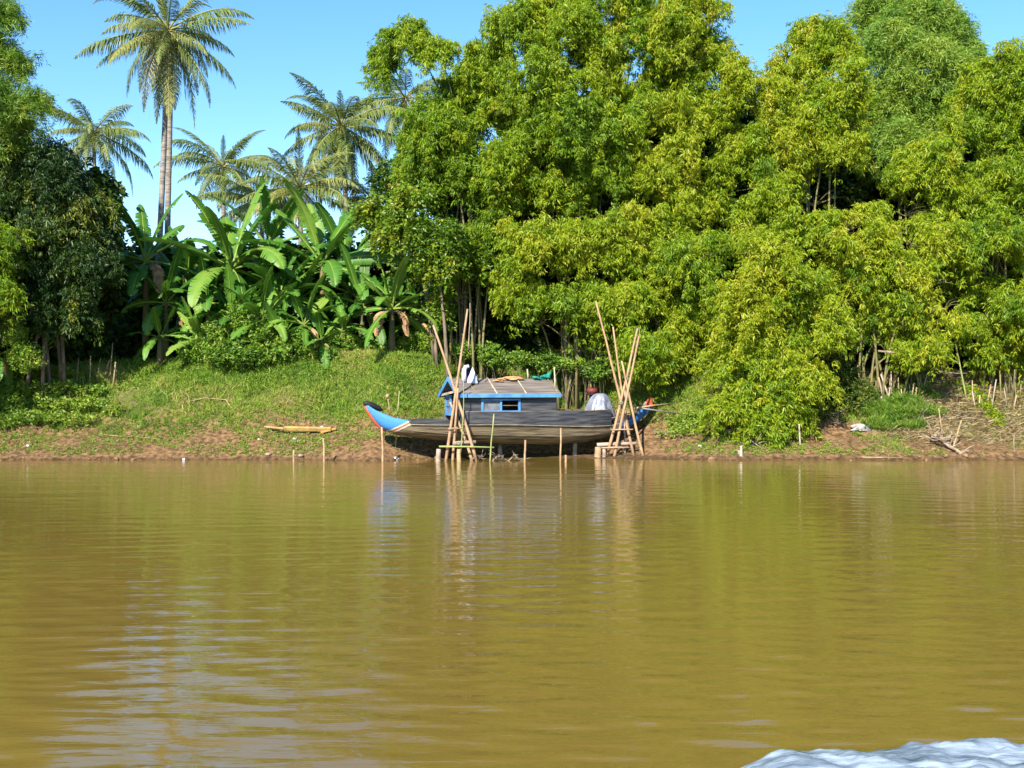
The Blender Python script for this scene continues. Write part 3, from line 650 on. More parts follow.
bush('shrub', 'dim undergrowth left of the bamboo stems behind the cabin', 'shrub', [(465,352,18,8,43.8),(490,356,14,12,43.6),(515,360,20,7,43.4),(548,362,14,10,43.2),(572,366,18,6,42.9),(598,372,12,10,42.4)], 'weed', M_weed, 305, .4, tvar=.2, tscale=1.2)
bush('shrub', 'soft bright green mound between the bamboo and the straw', 'shrub', [(882,424,20,7),(895,414,26,8),(878,412,14,9),(900,403,26,8),(908,393,22,8),(915,384,16,6),(925,412,18,7),(935,398,10,6),(912,426,18,5)], 'grass', M_weed, 306, .42, tscale=1.0, n_per=2000, stems=False, part='leaves', tvar=.15)
bush('vine_bush', 'yellow green vine bush sprawling over the straw at right', 'vine', [(955,386,10,4),(966,391,11,5),(976,398,11,6),(985,407,11,6),(993,416,9,6),(999,424,6,5)], 'broad', M_bamboo, 307, .5, tscale=.6, n_per=1800, stems=False, tvar=.2)
bush('shrub', 'greyish dry bush behind the boat stern', 'shrub', [(682,424,14,7),(690,418,14,9),(694,428,18,7),(676,434,18,4),(706,420,10,7)], 'weed', M_weed, 308, .75, n_per=900)
bush('shrub', 'ivy like undergrowth in the dark hollow under the right bamboo', 'shrub', [(835,385,24,34,41.6),(860,400,20,20,41.4),(812,410,16,12,40.8)], 'weed', M_shaded, 309, .6)

def cover(name, label, cat, kind, m, n, seed, xr, yr, dens, tint, tscale=1.0):
    rng = np.random.default_rng(seed); x = rng.uniform(*xr, n); y = rng.uniform(*yr, n); z = ground(x, y)
    ok = rng.random(n) < dens(x, y, z); x, y, z = x[ok], y[ok], z[ok]
    pos = np.stack([x, y, z], 1); t = tint(x, y, z)+rng.normal(0, .08, len(x))
    V, P, T = scatter(pos, rng.uniform(0, 2*PI, len(x)), kind, rng.uniform(.6, 1.3, len(x))*tscale*(.7+.6*fbm(x*.8, y*.8, seed+3)), t, rng, tilt=.35)
    tag(np_mesh(name, V, P, T, [m]), label, cat, kind='stuff')
def sm(a, lo, hi): t = np.clip((a-lo)/(hi-lo), 0, 1); return t*t*(3-2*t)
def right_dry(x): return sm(x, 12.0, 14.0)
def gdens(x, y, z):
    d = sm(z+(fbm(x*1.1, y*1.1, 21)-.5)*1.4, .8, 1.5)*(1-.6*right_dry(x))
    path = np.exp(-((x+13.6-.25*(y-41))/.8)**2)*sm(z, 1.0, 1.8)*.8
    boat = sm(np.abs(x-1.2), 0, .1)*0
    return d*(1-path)*(1-.75*sm(x, 5, 6.5)*(1-sm(z, .8, 1.5)))*(.55+.45*sm(fbm(x*.9, y*1.4, 25), .3, .5))
cover('grass', 'green and yellowed grass covering the river bank slope', 'grass', 'grass', M_grass, 110000, 401, (-19, 20), (38.3, 49), gdens,
      lambda x, y, z: .46+(fbm(x*.55, y*.9, 33)-.5)*1.6, .95)
cover('tall_grass', 'taller rough grass tufts standing on the bank slope', 'grass', 'grass', M_grass, 26000, 406, (-19, 13), (38.6, 47),
      lambda x, y, z: sm(fbm(x*.8+17, y*1.1, 81), .55, .7)*sm(z, 1.2, 1.8)*.6,
      lambda x, y, z: .5+(fbm(x*.9, y*.9, 83)-.5)*1.2, 1.4)
cover('creeping_weeds', 'creeping green weeds spread over the grass slope', 'weeds', 'weed', M_weed, 60000, 402, (-19, 19), (38.3, 47),
      lambda x, y, z: sm(fbm(x*.5+7, y*.8, 52), .44, .58)*sm(z+(fbm(x, y, 22)-.5)*1.2, .7, 1.3)*(1-.2*right_dry(x)),
      lambda x, y, z: .45+(fbm(x*.8, y*.8, 53)-.5)*.9, .8)
cover('shore_sprouts', 'sparse sprouts on the brown mud by the water', 'weeds', 'weed', M_weed, 17000, 403, (-19, 20), (38.05, 41),
      lambda x, y, z: .9*sm(fbm(x*.9+3, y*1.2, 62), .42, .6)*(z > .12)*sm(np.abs(x-.8), 3.8, 5.2), lambda x, y, z: .6+0*x, .6)
cover('dry_straw', 'brown dry straw and twigs covering the right bank', 'straw', 'straw', M_straw, 16000, 404, (11.5, 22), (38.2, 45),
      lambda x, y, z: right_dry(x)*sm(z, .35, .8), lambda x, y, z: .55+(fbm(x*.7, y*.7, 64)-.5)*.8, 1.25)
cover('dead_litter', 'thin scatter of dry grass and leaf litter on the mud', 'litter', 'straw', M_straw, 20000, 405, (-19, 19), (38.1, 41.5),
      lambda x, y, z: .8*sm(fbm(x*.7+3, y*1.5, 72), .45, .6)*(z > .06), lambda x, y, z: .35+(fbm(x*2, y*2, 73)-.5)*.8, .45)

# stones / clods of mud along the waterline
def clods():
    rng = np.random.default_rng(9); ico = []
    mb = MB()
    for k in range(190):
        x = rng.uniform(-17, 18); y = float(shore(np.array([x]))[0])+rng.exponential(.5)-.05; z = gz(x, y); r = .015+rng.exponential(.022)
        if -3 < x < 5 and y > 38.6: continue
        a = rng.uniform(0, 3); c, s = math.cos(a)*r*1.5, math.sin(a)*r*1.5
        mb.tube([(x-c, y-s, z), (x-c*.5, y-s*.5, z+r*.3), (x+c*.4, y+s*.4, z+r*.35), (x+c, y+s, z)], [r*.2, r*.8, r*.7, r*.15], 6)
    tag(mb.build('mud_clods', mat('mud_clod', (.13, .075, .035), .9, var=(.24, .15, .08), scale=5), smooth=True), 'small clods of mud and stones along the waterline', 'clods', kind='stuff')
clods()

# ------------------------------------------------------------------ the boat
TH = R(20); OX, OY = .1, 39.4
cT, sT = math.cos(TH), math.sin(TH)
def loc(px, py, ly):
    k = (px-512)/F; x = (k*(OY+ly*cT) - OX + ly*sT)/(cT-k*sT); Y = OY+x*sT+ly*cT
    return Vector((x, ly, CAMH-(py-384)/F*Y))
def boat_world(p): return Vector((OX+p.x*cT-p.y*sT, OY+p.x*sT+p.y*cT, p.z))
M_wood = mat('weathered_wood', (.24, .175, .10), .8, var=(.13, .095, .06), scale=3, stretch=(.35, 1, 5), bump=.4)
M_wood2 = mat('light_strip', (.34, .27, .19), .8, var=(.22, .17, .12), scale=5)
M_deck = mat('deck_wood', (.17, .14, .11), .85, var=(.10, .09, .075), scale=4, stretch=(1, 3, 1))
M_tar = mat('tarred_board', (.022, .026, .036), .7, var=(.075, .075, .08), scale=2.6, detail=10, stretch=(.5, 1, 6), bump=.4)
M_roofb = mat('roof_board', (.10, .085, .075), .85, var=(.19, .16, .14), scale=3, stretch=(.3, 5, 1), bump=.4)
M_bluepaint = mat('blue_paint', (.045, .17, .40), .6, var=(.09, .26, .50), scale=3, detail=9, bump=.15)
M_red = mat('red_paint', (.50, .09, .04), .6, var=(.34, .07, .035), scale=6)
M_black = mat('black_rubber', (.012, .012, .014), .6, bump=.3, scale=8)
M_cream = mat('cream_strip', (.46, .40, .30), .7, var=(.28, .235, .17), scale=6)
M_inside = mat('inside_shade', (.015, .013, .012), .9)  # near-black colour stands for the shade inside the cabin
M_grey = mat('grey_shutter', (.16, .17, .19), .7, var=(.10, .10, .12), scale=6)

def build_boat():
    root = thing('river_boat', (OX, OY, 0), 'long wooden river boat with a low blue trimmed cabin resting on the mud', 'boat', rz=TH)
    #       px, top, mid, bottom, half beam
    S = np.array([(366,403.5,405,408,.05),(372,408,410.5,415,.13),(378,411.5,414.5,422.5,.22),(385,414.2,418,428.5,.34),(392,417.3,421.5,431.5,.44),(400,419,424,434.5,.55),(410,420,424.5,435.5,.64),
        (430,420,425,438.5,.78),(448,420,425.2,440.3,.87),(460,420,425,441.3,.91),(462.5,412.2,425,441.5,.92),(490,412,424.7,443,.97),(520,411.8,425,444,.97),
        (560,411.5,426,444.5,.92),(590,411,426.5,442.3,.80),(603,410.3,426,439.5,.66),(611,409.8,425.5,437,.56),(613,413.5,425,436,.54),(630,410,419,428.5,.36),(642,407,412.5,420,.22),(651,402,406,411,.08)], dtype=float)
    pxs = np.unique(np.concatenate([np.linspace(366, 651, 90), [460, 462.5, 611, 613]]))
    ST = []
    for px in pxs:
        t, m_, b, hb = [np.interp(px, S[:, 0], S[:, i]) for i in (1, 2, 3, 4)]
        n = loc(px, t, -hb); ST.append((n.x, n.z, loc(px, m_, -hb).z, loc(px, b, -hb*.7).z, hb, px))
    # hull colour: blue bow, white and red slanting stripes, bare wood behind, blue stern
    m = mat('hull_paint', (.3, .2, .1), .75, bump=.35, scale=3, stretch=(.35, 1, 5)); nt = m.node_tree; N = nt.nodes.new; L = nt.links.new; b = nt.nodes['Principled BSDF']
    SX = 400 + (loc(619, 420, -.4).x-loc(400, 425, -.5).x)/((loc(401, 425, -.5).x-loc(400, 425, -.5).x)); p0 = loc(400, 425, -.5); a = 1/((loc(401, 425, -.5).x-p0.x)); q = 1/((loc(400, 426, -.5).z-p0.z))
    tc = N('ShaderNodeTexCoord'); sp = N('ShaderNodeSeparateXYZ'); L(tc.outputs['Object'], sp.inputs[0])
    def ma(op, i0, i1, i2=None):
        k = N('ShaderNodeMath'); k.operation = op
        for s, v in zip(k.inputs, (i0, i1, i2)):
            if v is None: continue
            if isinstance(v, (int, float)): s.default_value = v
            else: L(v, s)
        return k.outputs[0]
    zt = ma('MULTIPLY_ADD', sp.outputs['Z'], 1.75*q, 400+1.75*(425-423)-1.75*q*p0.z-a*p0.x)
    u = ma('MULTIPLY_ADD', sp.outputs['X'], a, zt)
    nz = N('ShaderNodeTexNoise'); nz.inputs['Scale'].default_value = 9; L(tc.outputs['Object'], nz.inputs['Vector'])
    u2 = ma('MULTIPLY_ADD', nz.outputs['Fac'], 2.0, ma('SUBTRACT', u, 1.0))
    mr = N('ShaderNodeMapRange'); mr.inputs['From Min'].default_value = 340; mr.inputs['From Max'].default_value = 660; L(u2, mr.inputs['Value'])
    cr = N('ShaderNodeValToRGB'); L(mr.outputs[0], cr.inputs[0]); cr.color_ramp.interpolation = 'CONSTANT'; e = cr.color_ramp.elements
    f = lambda p: (p-340)/320
    e[0].position = 0; e[0].color = (.045, .19, .50, 1); e[1].position = f(403); e[1].color = (.50, .45, .36, 1)
    for p, c in ((405.8, (.33, .10, .05)), (409.2, (.50, .45, .36)), (412.4, (.03, .13, .36))):
        k = e.new(f(p)); k.color = (*c, 1)
    mpw = N('ShaderNodeMapping'); mpw.inputs['Scale'].default_value = (.4, 1, 6); L(tc.outputs['Object'], mpw.inputs[0])
    nw = N('ShaderNodeTexNoise'); nw.inputs['Scale'].default_value = 3.5; nw.inputs['Detail'].default_value = 8; L(mpw.outputs[0], nw.inputs['Vector'])
    wr = N('ShaderNodeValToRGB'); wr.color_ramp.elements[0].position = .35; wr.color_ramp.elements[1].position = .62
    wr.color_ramp.elements[0].color = (.06, .045, .03, 1); wr.color_ramp.elements[1].color = (.21, .165, .10, 1); L(nw.outputs['Fac'], wr.inputs[0])
    ux = ma('MULTIPLY_ADD', sp.outputs['X'], a, 400-a*p0.x); wsel = ma('MULTIPLY', ma('GREATER_THAN', u2, 412.4), ma('LESS_THAN', ux, SX))
    mx = N('ShaderNodeMix'); mx.data_type = 'RGBA'; L(wsel, mx.inputs[0]); L(cr.outputs[0], mx.inputs[6]); L(wr.outputs[0], mx.inputs[7])
    # worn patches of paint
    wp = ma('GREATER_THAN', nw.outputs['Fac'], .66); mx2 = N('ShaderNodeMix'); mx2.data_type = 'RGBA'; L(wp, mx2.inputs[0]); L(mx.outputs[2], mx2.inputs[6]); mx2.inputs[7].default_value = (.22, .19, .15, 1)
    L(mx2.outputs[2], b.inputs['Base Color'])
    hull = MB(); vs = []; nr = None
    for (x, zt_, zm, zb, hb, px) in ST:
        rows = [(1.0, zt_ if px < 409 else zm), (.985, zm-.02), (.96, zb+.62*(zm-zb)), (.86, zb+.3*(zm-zb)), (.66, zb+.08*(zm-zb)), (.35, zb-.01), (0, zb-.03)]
        pts = [(-f_*hb, z) for f_, z in rows] + [(f_*hb, z) for f_, z in rows[::-1][1:]]; nr = len(pts)
        vs += [(x, y, z) for y, z in pts]
    fs = [(i*nr+k, i*nr+k+1, (i+1)*nr+k+1, (i+1)*nr+k) for i in range(len(ST)-1) for k in range(nr-1)]
    hull.add(vs, fs); ho = hull.build('hull', m, root, smooth=True); so = ho.modifiers.new('thick', 'SOLIDIFY'); so.thickness = .025; so.offset = -1
    for sg in (-1, 1):
        mb = MB(); seg = [s for s in ST if 408 < s[5] <= 611.2]; vs = []
        for (x, zt_, zm, zb, hb, px) in seg:
            for (f_, z) in ((1.012, zm-.01), (1.03, (zm+zt_)/2), (1.045, zt_)): vs.append((x, sg*(hb*f_+.012), z))
            vs.append((x, sg*(hb*1.045-.03), zt_)); vs.append((x, sg*(hb*.98-.03), zm-.01))
        fs = [(i*5+k, i*5+(k+1) % 5, (i+1)*5+(k+1) % 5, (i+1)*5+k) for i in range(len(seg)-1) for k in range(5)]
        fs += [tuple(range(5)), tuple((len(seg)-1)*5+k for k in range(4, -1, -1))]
        mb.add(vs, fs); mb.build('strake', M_tar, root)
        mb = MB(); mb.tube([(x, sg*(hb*1.02+.02), zm+.0) for (x, zt_, zm, zb, hb, px) in seg], .012, 6); mb.build('rub_rail', M_wood2, root, smooth=True)
        mb = MB(); mb.tube([(x, sg*(hb*1.02), zt_+.012) for (x, zt_, zm, zb, hb, px) in ST if 463 < px < 611], .014, 6); mb.build('gunwale', M_wood, root, smooth=True)
    # lighter lower seam
    mb = MB(); mb.tube([(x, -(hb*.93+.012), zb+.47*(zm-zb)) for (x, zt_, zm, zb, hb, px) in ST if 412 < px < 600], .009, 5); mb.build('plank_seam', M_wood, root)
    mb = MB()
    for i in range(5, len(ST)-4, 1):
        x, zt_, zm, zb, hb, px = ST[i]
        if 611 < px < 614: continue
        x2 = ST[i+1][0]; z = min(zt_, zm+.12)-.04
        mb.box(((x+x2)/2, 0, z), (x2-x+.0, 2*hb*.93, .03))
    mb.build('deck', M_deck, root)
    mb = MB(); x = loc(611, 411, -.6).x; zb_ = loc(611, 436, -.4).z; zt2 = loc(611, 410, -.6).z
    mb.box((x+.02, 0, (zt2+zb_)/2+.1), (.04, 1.1, zt2-zb_-.2)); mb.build('transom', M_wood, root)
    # stem plank in red, black binding on the tip
    mb = MB(); mb.tube([loc(365.5, 406, 0), loc(369, 413, 0), loc(374, 420, 0), loc(380, 427, 0), loc(386, 431, 0)], [.05, .06, .065, .06, .03], 8); mb.build('stem_post', M_red, root, smooth=True)
    mb = MB(); mb.tube([loc(363.5, 403, 0), loc(366, 403.2, 0), loc(372, 405.2, 0), loc(379, 408.6, 0), loc(382.5, 410.5, 0)], [.05, .09, .10, .085, .03], 10); mb.build('bow_binding', M_black, root, smooth=True)
    mb = MB(); p = loc(390, 415, -.1); mb.tube([p, p+Vector((-.03, 0, .28)), p+Vector((-.07, 0, .52))], [.022, .02, .02], 7)
    mb.tube([p+Vector((-.10, 0, .52)), p+Vector((-.09, 0, .58)), p+Vector((-.06, 0, .64)), p+Vector((-.05, 0, .67))], [.03, .07, .06, .02], 8); mb.build('bow_post', M_drybamboo, root, smooth=True)
    # blue panel set in the upper band near the bow and a rail cleat
    # stern tip, red with a white edge
    mb = MB(); z0 = loc(647, 407, 0)
    pr = [loc(643, 406, 0), loc(651.5, 407, 0), loc(652, 397, 0), loc(648.5, 399, 0)]
    vs = [(p.x, sg*.10, p.z) for sg in (-1, 1) for p in pr]; mb.add(vs, [(0,1,2,3), (7,6,5,4), (0,4,5,1), (1,5,6,2), (2,6,7,3), (3,7,4,0)]); mb.build('stern_tip', M_red, root, bevel=.01)
    mb = MB(); mb.beam(loc(640, 408, -.06), loc(646, 402, -.06), .03, .05); mb.build('stern_trim', M_cream, root)

    # ---- cabin
    W = .86; xa = loc(461.5, 400, -W).x; xb = loc(556, 400, -W).x
    ze = loc(461.5, 394.5, -W).z; ze2 = loc(556, 395, -W).z; zf = loc(500, 413.5, -W).z-.1
    zE = (ze+ze2)/2; zr = loc(447, 378.5, 0).z - .02
    wa, wb = loc(483, 405, -W).x, loc(518, 405, -W).x; wm = (wa+wb)/2
    wz1, wz0 = loc(500, 400.5, -W).z, loc(500, 410.5, -W).z
    mb = MB(); t = .04
    nb = 5
    def boards(x0, x1, z0, z1):      # lapped horizontal boards
        n = max(1, round((z1-z0)/.14))
        for i in range(n):
            a_, b_ = z0+(z1-z0)*i/n, z0+(z1-z0)*(i+1)/n
            mb.box(((x0+x1)/2, -W-.004*(i % 2), (a_+b_)/2), (x1-x0, t, b_-a_-.006))
    boards(xa, wa, zf, zE); boards(wb, xb, zf, zE); boards(wa, wb, zf, wz0); boards(wa, wb, wz1, zE)
    mb.build('cabin_wall', M_tar, root)
    mb = MB(); mb.box(((xa+xb)/2, W, (zf+zE)/2), (xb-xa, t, zE-zf)); mb.build('cabin_wall', M_tar, root)
    mb = MB(); mb.box((xb-.02, 0, (zf+zE)/2), (t, 2*W-.05, zE-zf)); mb.add([(xb-.02, -W, zE), (xb-.02, W, zE), (xb-.02, 0, zr-.03)], [(0, 1, 2)]); mb.build('cabin_wall', M_tar, root)
    mb = MB(); mb.box((xa+.02, -W+.16, (zf+zE)/2), (t, .26, zE-zf)); mb.build('door_jamb', M_tar, root)
    mb = MB(); mb.box((xb-.6, 0, (zf+zE)/2), (.03, 2*W-.1, zE-zf)); mb.build('shade_panel', M_inside, root)  # added sheet, painted black for the unlit interior behind the openings
    # window
    wf = MB()
    for (x0, x1, z0, z1) in ((wa-.07, wb+.07, wz1, wz1+.055), (wa-.07, wb+.07, wz0-.055, wz0), (wa-.07, wa, wz0, wz1), (wb, wb+.07, wz0, wz1), (wm-.03, wm+.03, wz0, wz1)):
        wf.box(((x0+x1)/2, -W-.03, (z0+z1)/2), (x1-x0, .05, z1-z0))
    w = wf.build('window', M_bluepaint, root)
    mb = MB(); mb.box(((wa+wm)/2-.015, -W, (wz0+wz1)/2), (wm-wa-.03, .02, wz1-wz0)); mb.build('shutter', M_grey, w)
    mb = MB(); mb.box(((wb+wm)/2, -W+.02, (wz0+wz1)/2), (wb-wm, .015, .018)); mb.build('bar', M_wood, w)
    # door with blue frame on the bow end
    d = MB(); xd = xa-.01
    y0, y1 = .22, .84; z0, z1 = zf+.02, zE-.03
    for (ya, yb, za, zb2) in ((y0, y0+.09, z0, z1), (y1-.09, y1, z0, z1), (y0+.09, y1-.09, z1-.07, z1), (y0+.09, y1-.09, z0, z0+.07), (y0+.09, y1-.09, (z0+z1)/2-.03, (z0+z1)/2+.03)):
        d.box((xd, (ya+yb)/2, (za+zb2)/2), (.045, yb-ya, zb2-za))
    do = d.build('door', M_bluepaint, root)
    mb = MB(); mb.box((xd+.015, (y0+y1)/2, (z0+z1)/2), (.012, y1-y0-.18, z1-z0-.14)); mb.build('pane', M_grey, do)
    mb = MB(); mb.beam((xa-.13, .92, zE-.02), (xa-.13, -.55, zE+.10), .04, .07); mb.build('cross_beam', M_cream, root)
    # roof: lapped boards on both slopes, ridge along the boat
    ov = 1.03; xl, xr = xa-.16, xb+.10; zev = zE - .02
    rf = MB(); nb = 6
    for sg in (-1, 1):
        for i in range(nb):
            t0, t1 = i/nb, (i+1)/nb+.03
            a_ = Vector((0, sg*ov*(1-t0), zev+(zr-zev)*t0+.012)); b_ = Vector((0, sg*ov*(1-min(t1, 1)), zev+(zr-zev)*min(t1, 1)))
            x0, x1 = xl+.02*math.sin(i*7+sg), xr-.02*math.cos(i*5)
            th = Vector((0, 0, .018))
            vs = [(x0, a_.y, a_.z), (x1, a_.y, a_.z), (x1, b_.y, b_.z), (x0, b_.y, b_.z)]
            vs += [(v[0], v[1], v[2]+.02) for v in vs]
            rf.add(vs, [(0,3,2,1), (4,5,6,7), (0,1,5,4), (1,2,6,5), (2,3,7,6), (3,0,4,7)])
    ro = rf.build('roof', M_roofb, root)
    for sg in (-1, 1):
        for px in (471, 492, 521, 552):
            x = loc(px, 388, -.5).x
            mb = MB(); mb.beam((x, sg*ov*.98, zev+.055), (x, sg*.04, zr+.045), .035, .02); mb.build('batten', M_cream if px in (492, 521) else M_wood, ro)
        mb = MB(); mb.box(((xl+xr)/2, sg*(ov+.018), zev-.01), (xr-xl, .03, .11)); mb.build('fascia', M_bluepaint, ro)
    for x in (xl-.02, xr+.02):
        for sg in (-1, 1):
            mb = MB(); mb.beam((x, sg*(ov+.03), zev-.03), (x, sg*.002, zr+.02), .035, .13 if x < 0 else .05); mb.build('barge_board', M_bluepaint if x < 0 else M_roofb, ro)
    # posts at the stern end of the roof
    for (px, p0_, p1_, ly) in ((555, 392, 367, -.55), (528, 380, 369, .1), (556.5, 412, 396, -.7)):
        a_, b_ = loc(px, p0_, ly), loc(px-.8, p1_, ly); mb = MB(); mb.tube([a_, (a_+b_)/2+Vector((.01, 0, 0)), b_], [.028, .026, .02], 7); mb.build('post', M_cream, root, smooth=True)
    return zE, zr, xa, xb, ov, zev
zE, zr, xa, xb, ov, zev = build_boat()

def lump(name, p, r, seed, m, label, cat, rz=0, n=26, amp=.35, crease=5, pointy=0, group=None):
    """soft crumpled body (cloth, bag, rag) resting at p"""
    nu, nv = n, n//2; V = []
    rr = random.Random(seed); ph = [rr.uniform(0, 6.28) for _ in range(8)]
    for j in range(nv+1):
        th = PI*j/nv
        for i in range(nu):
            a = 2*PI*i/nu; k = 1+amp*(.4*math.sin(crease*a+ph[0]+2*math.cos(th*2+ph[1]))*math.sin(th)+.35*math.sin(3*a+5*th+ph[2])*math.sin(th)+.25*math.sin(9*a-4*th+ph[3])*math.sin(th))
            s = math.sin(th)**(1+pointy*(math.cos(th) > 0)); V.append((r[0]*s*math.cos(a)*k, r[1]*s*math.sin(a)*k, max(-.03, r[2]*(math.cos(th)*.9 + (.25*pointy*max(0, math.cos(th))**3)) + r[2]*.1*math.sin(4*a+ph[4])*math.sin(th))))
    F_ = [(j*nu+i, j*nu+(i+1) % nu, (j+1)*nu+(i+1) % nu, (j+1)*nu+i) for j in range(nv) for i in range(nu)]
    mb = MB(); mb.add(V, F_); o = mb.build(name, m, smooth=True); o.location = p; o.rotation_euler = (0, 0, rz)
    return tag(o, label, cat, group)
def roofz(ly): return zev+(zr-zev)*(1-abs(ly)/ov)+.045
def onroof(px, ly): p = loc(px, 380, ly); p.z = roofz(ly); return boat_world(p)
M_white = mat('white_cloth', (.60, .60, .64), .8, var=(.45, .46, .54), scale=5)
M_lav = mat('pale_plastic', (.36, .38, .55), .35, var=(.48, .50, .62), scale=6)
M_orange = mat('orange_cloth', (.52, .27, .12), .85, var=(.36, .19, .09), scale=8)
M_teal = mat('green_net', (.01, .22, .17), .7, var=(.008, .13, .11), scale=14)
M_tarp = mat('silver_tarp', (.25, .27, .33), .45, var=(.14, .15, .20), scale=4, bump=.9, spec=.5, metallic=.25)
p = onroof(464, -.25)
mb = MB(); mb.tube([(0, 0, 0), (0, 0, .22), (.01, 0, .38), (.06, 0, .47), (.14, 0, .50), (.19, 0, .47)], [.075, .08, .075, .075, .06, .02], 10); o = mb.build('white_jug', M_white, smooth=True); o.location = p
tag(o, 'tall white plastic jug with a bent neck on the cabin roof', 'jug')
p = onroof(468, -.1); mb = MB(); mb.tube([(0, 0, 0), (0, 0, .04), (.005, 0, .25), (.01, 0, .36), (.01, 0, .38)], [.06, .08, .075, .06, .02], 9); o = mb.build('dark_bottle', M_black, smooth=True); o.location = p; tag(o, 'dark bottle between the white jug and the pale bag', 'bottle')
lump('plastic_bag', onroof(472.5, -.3), (.17, .15, .42), 5, M_lav, 'pale lavender plastic bag tied at the top on the cabin roof', 'bag', pointy=1.2)
lump('orange_cloth', onroof(512, -.08), (.36, .16, .11), 6, M_orange, 'crumpled orange cloth lying on the roof ridge', 'cloth', rz=TH, amp=.7)
lump('cloth_scrap', onroof(498, -.2), (.16, .1, .04), 8, M_orange, 'small scrap of orange cloth beside the crumpled one', 'cloth', rz=TH, amp=.8)
def green_net():
    p = onroof(533, -.1); mb = MB(); n = 14; V = []
    for i in range(n):
        t = i/(n-1); top = .05+.20*t**1.6+.03*math.sin(t*14); bot = .03+.02*math.sin(t*9)-.05*t
        for j in range(6):
            s = j/5; V.append((t*.62, .05*math.sin(t*12+s*5)-.12*s*(1-s)*4*.5, bot+(top-bot)*s + .02*math.sin(7*s+9*t)))
    F_ = [(i*6+j, (i+1)*6+j, (i+1)*6+j+1, i*6+j+1) for i in range(n-1) for j in range(5)]
    mb.add(V, F_); o = mb.build('green_net', M_teal, smooth=True); so = o.modifiers.new('thick', 'SOLIDIFY'); so.thickness = .05; o.location = p; o.rotation_euler = (0, 0, TH)
    tag(o, 'dark green netting slung from the stern post over the roof', 'net')
green_net()
def tarp():
    p = boat_world(loc(599, 414, -.1)); p.z = boat_world(loc(599, 417, -.1)).z
    nu, nv = 44, 20; V = []; rr = random.Random(2); ph = [rr.uniform(0, 6.28) for _ in range(6)]
    for j in range(nv+1):
        t = j/nv
        for i in range(nu):
            a = 2*PI*i/nu; f = t**.75; k = 1+.10*t*math.sin(7*a+ph[0])+.06*t*math.sin(13*a+ph[1]+3*t)
            rx = .52*f*k; ry = .42*f*k; z = .80*(1-t**2.3)+.02*math.sin(9*a+ph[2])*t
            V.append((rx*math.cos(a)+.06*(1-t), ry*math.sin(a), z))
    F_ = [(j*nu+i, (j+1)*nu+i, (j+1)*nu+(i+1) % nu, j*nu+(i+1) % nu) for j in range(nv) for i in range(nu)]
    mb = MB(); mb.add(V, F_); o = mb.build('tarpaulin', M_tarp, smooth=True); o.location = p; o.rotation_euler = (0, 0, TH)
    tag(o, 'silver grey tarpaulin draped in folds over a mound at the stern', 'tarpaulin')
tarp()
def canister():
    p = boat_world(loc(592, 413, .25)); t = thing('red_canister', p, 'dark red round canister with a wide black rim raised on a post beside the tarpaulin', 'canister')
    mb = MB(); mb.tube([(0, 0, -.1), (0, 0, .62)], .05, 8); mb.build('post', M_black, t, smooth=True)
    mb = MB(); mb.tube([(0, 0, .60), (0, 0, .62), (0, 0, .65), (0, 0, .67)], [.10, .21, .21, .12], 16); mb.build('rim', M_black, t)
    mb = MB(); mb.tube([(0, 0, .68), (0, 0, .70), (0, 0, .80), (0, 0, .84), (0, 0, .85)], [.16, .19, .19, .13, .05], 16); mb.build('body', mat('dark_red', (.13, .022, .022), .6), t, smooth=True)
canister()
mb = MB(); a, b = boat_world(loc(632, 407, -.45)), boat_world(loc(679, 413.5, -.3)); mb.tube([a, (a+b)/2, b], [.03, .026, .02], 8)
mb.tube([b+Vector((.0, 0, -.07)), b, b+Vector((.0, 0, .07))], [.015, .05, .015], 6)
tag(mb.build('motor_shaft', mat('steel_grey', (.32, .31, .30), .5, metallic=.5), smooth=True), 'long grey motor shaft reaching out past the boat stern', 'motor shaft')
mb = MB(); a, b = boat_world(loc(634, 408.5, -.5)), boat_world(loc(673, 403.5, -.2)); mb.tube([a, (a+b)/2+Vector((0, 0, .02)), b], [.035, .03, .028], 7)
tag(mb.build('punt_pole', M_drybamboo, smooth=True), 'tan pole lying across the boat stern above the shaft', 'pole')

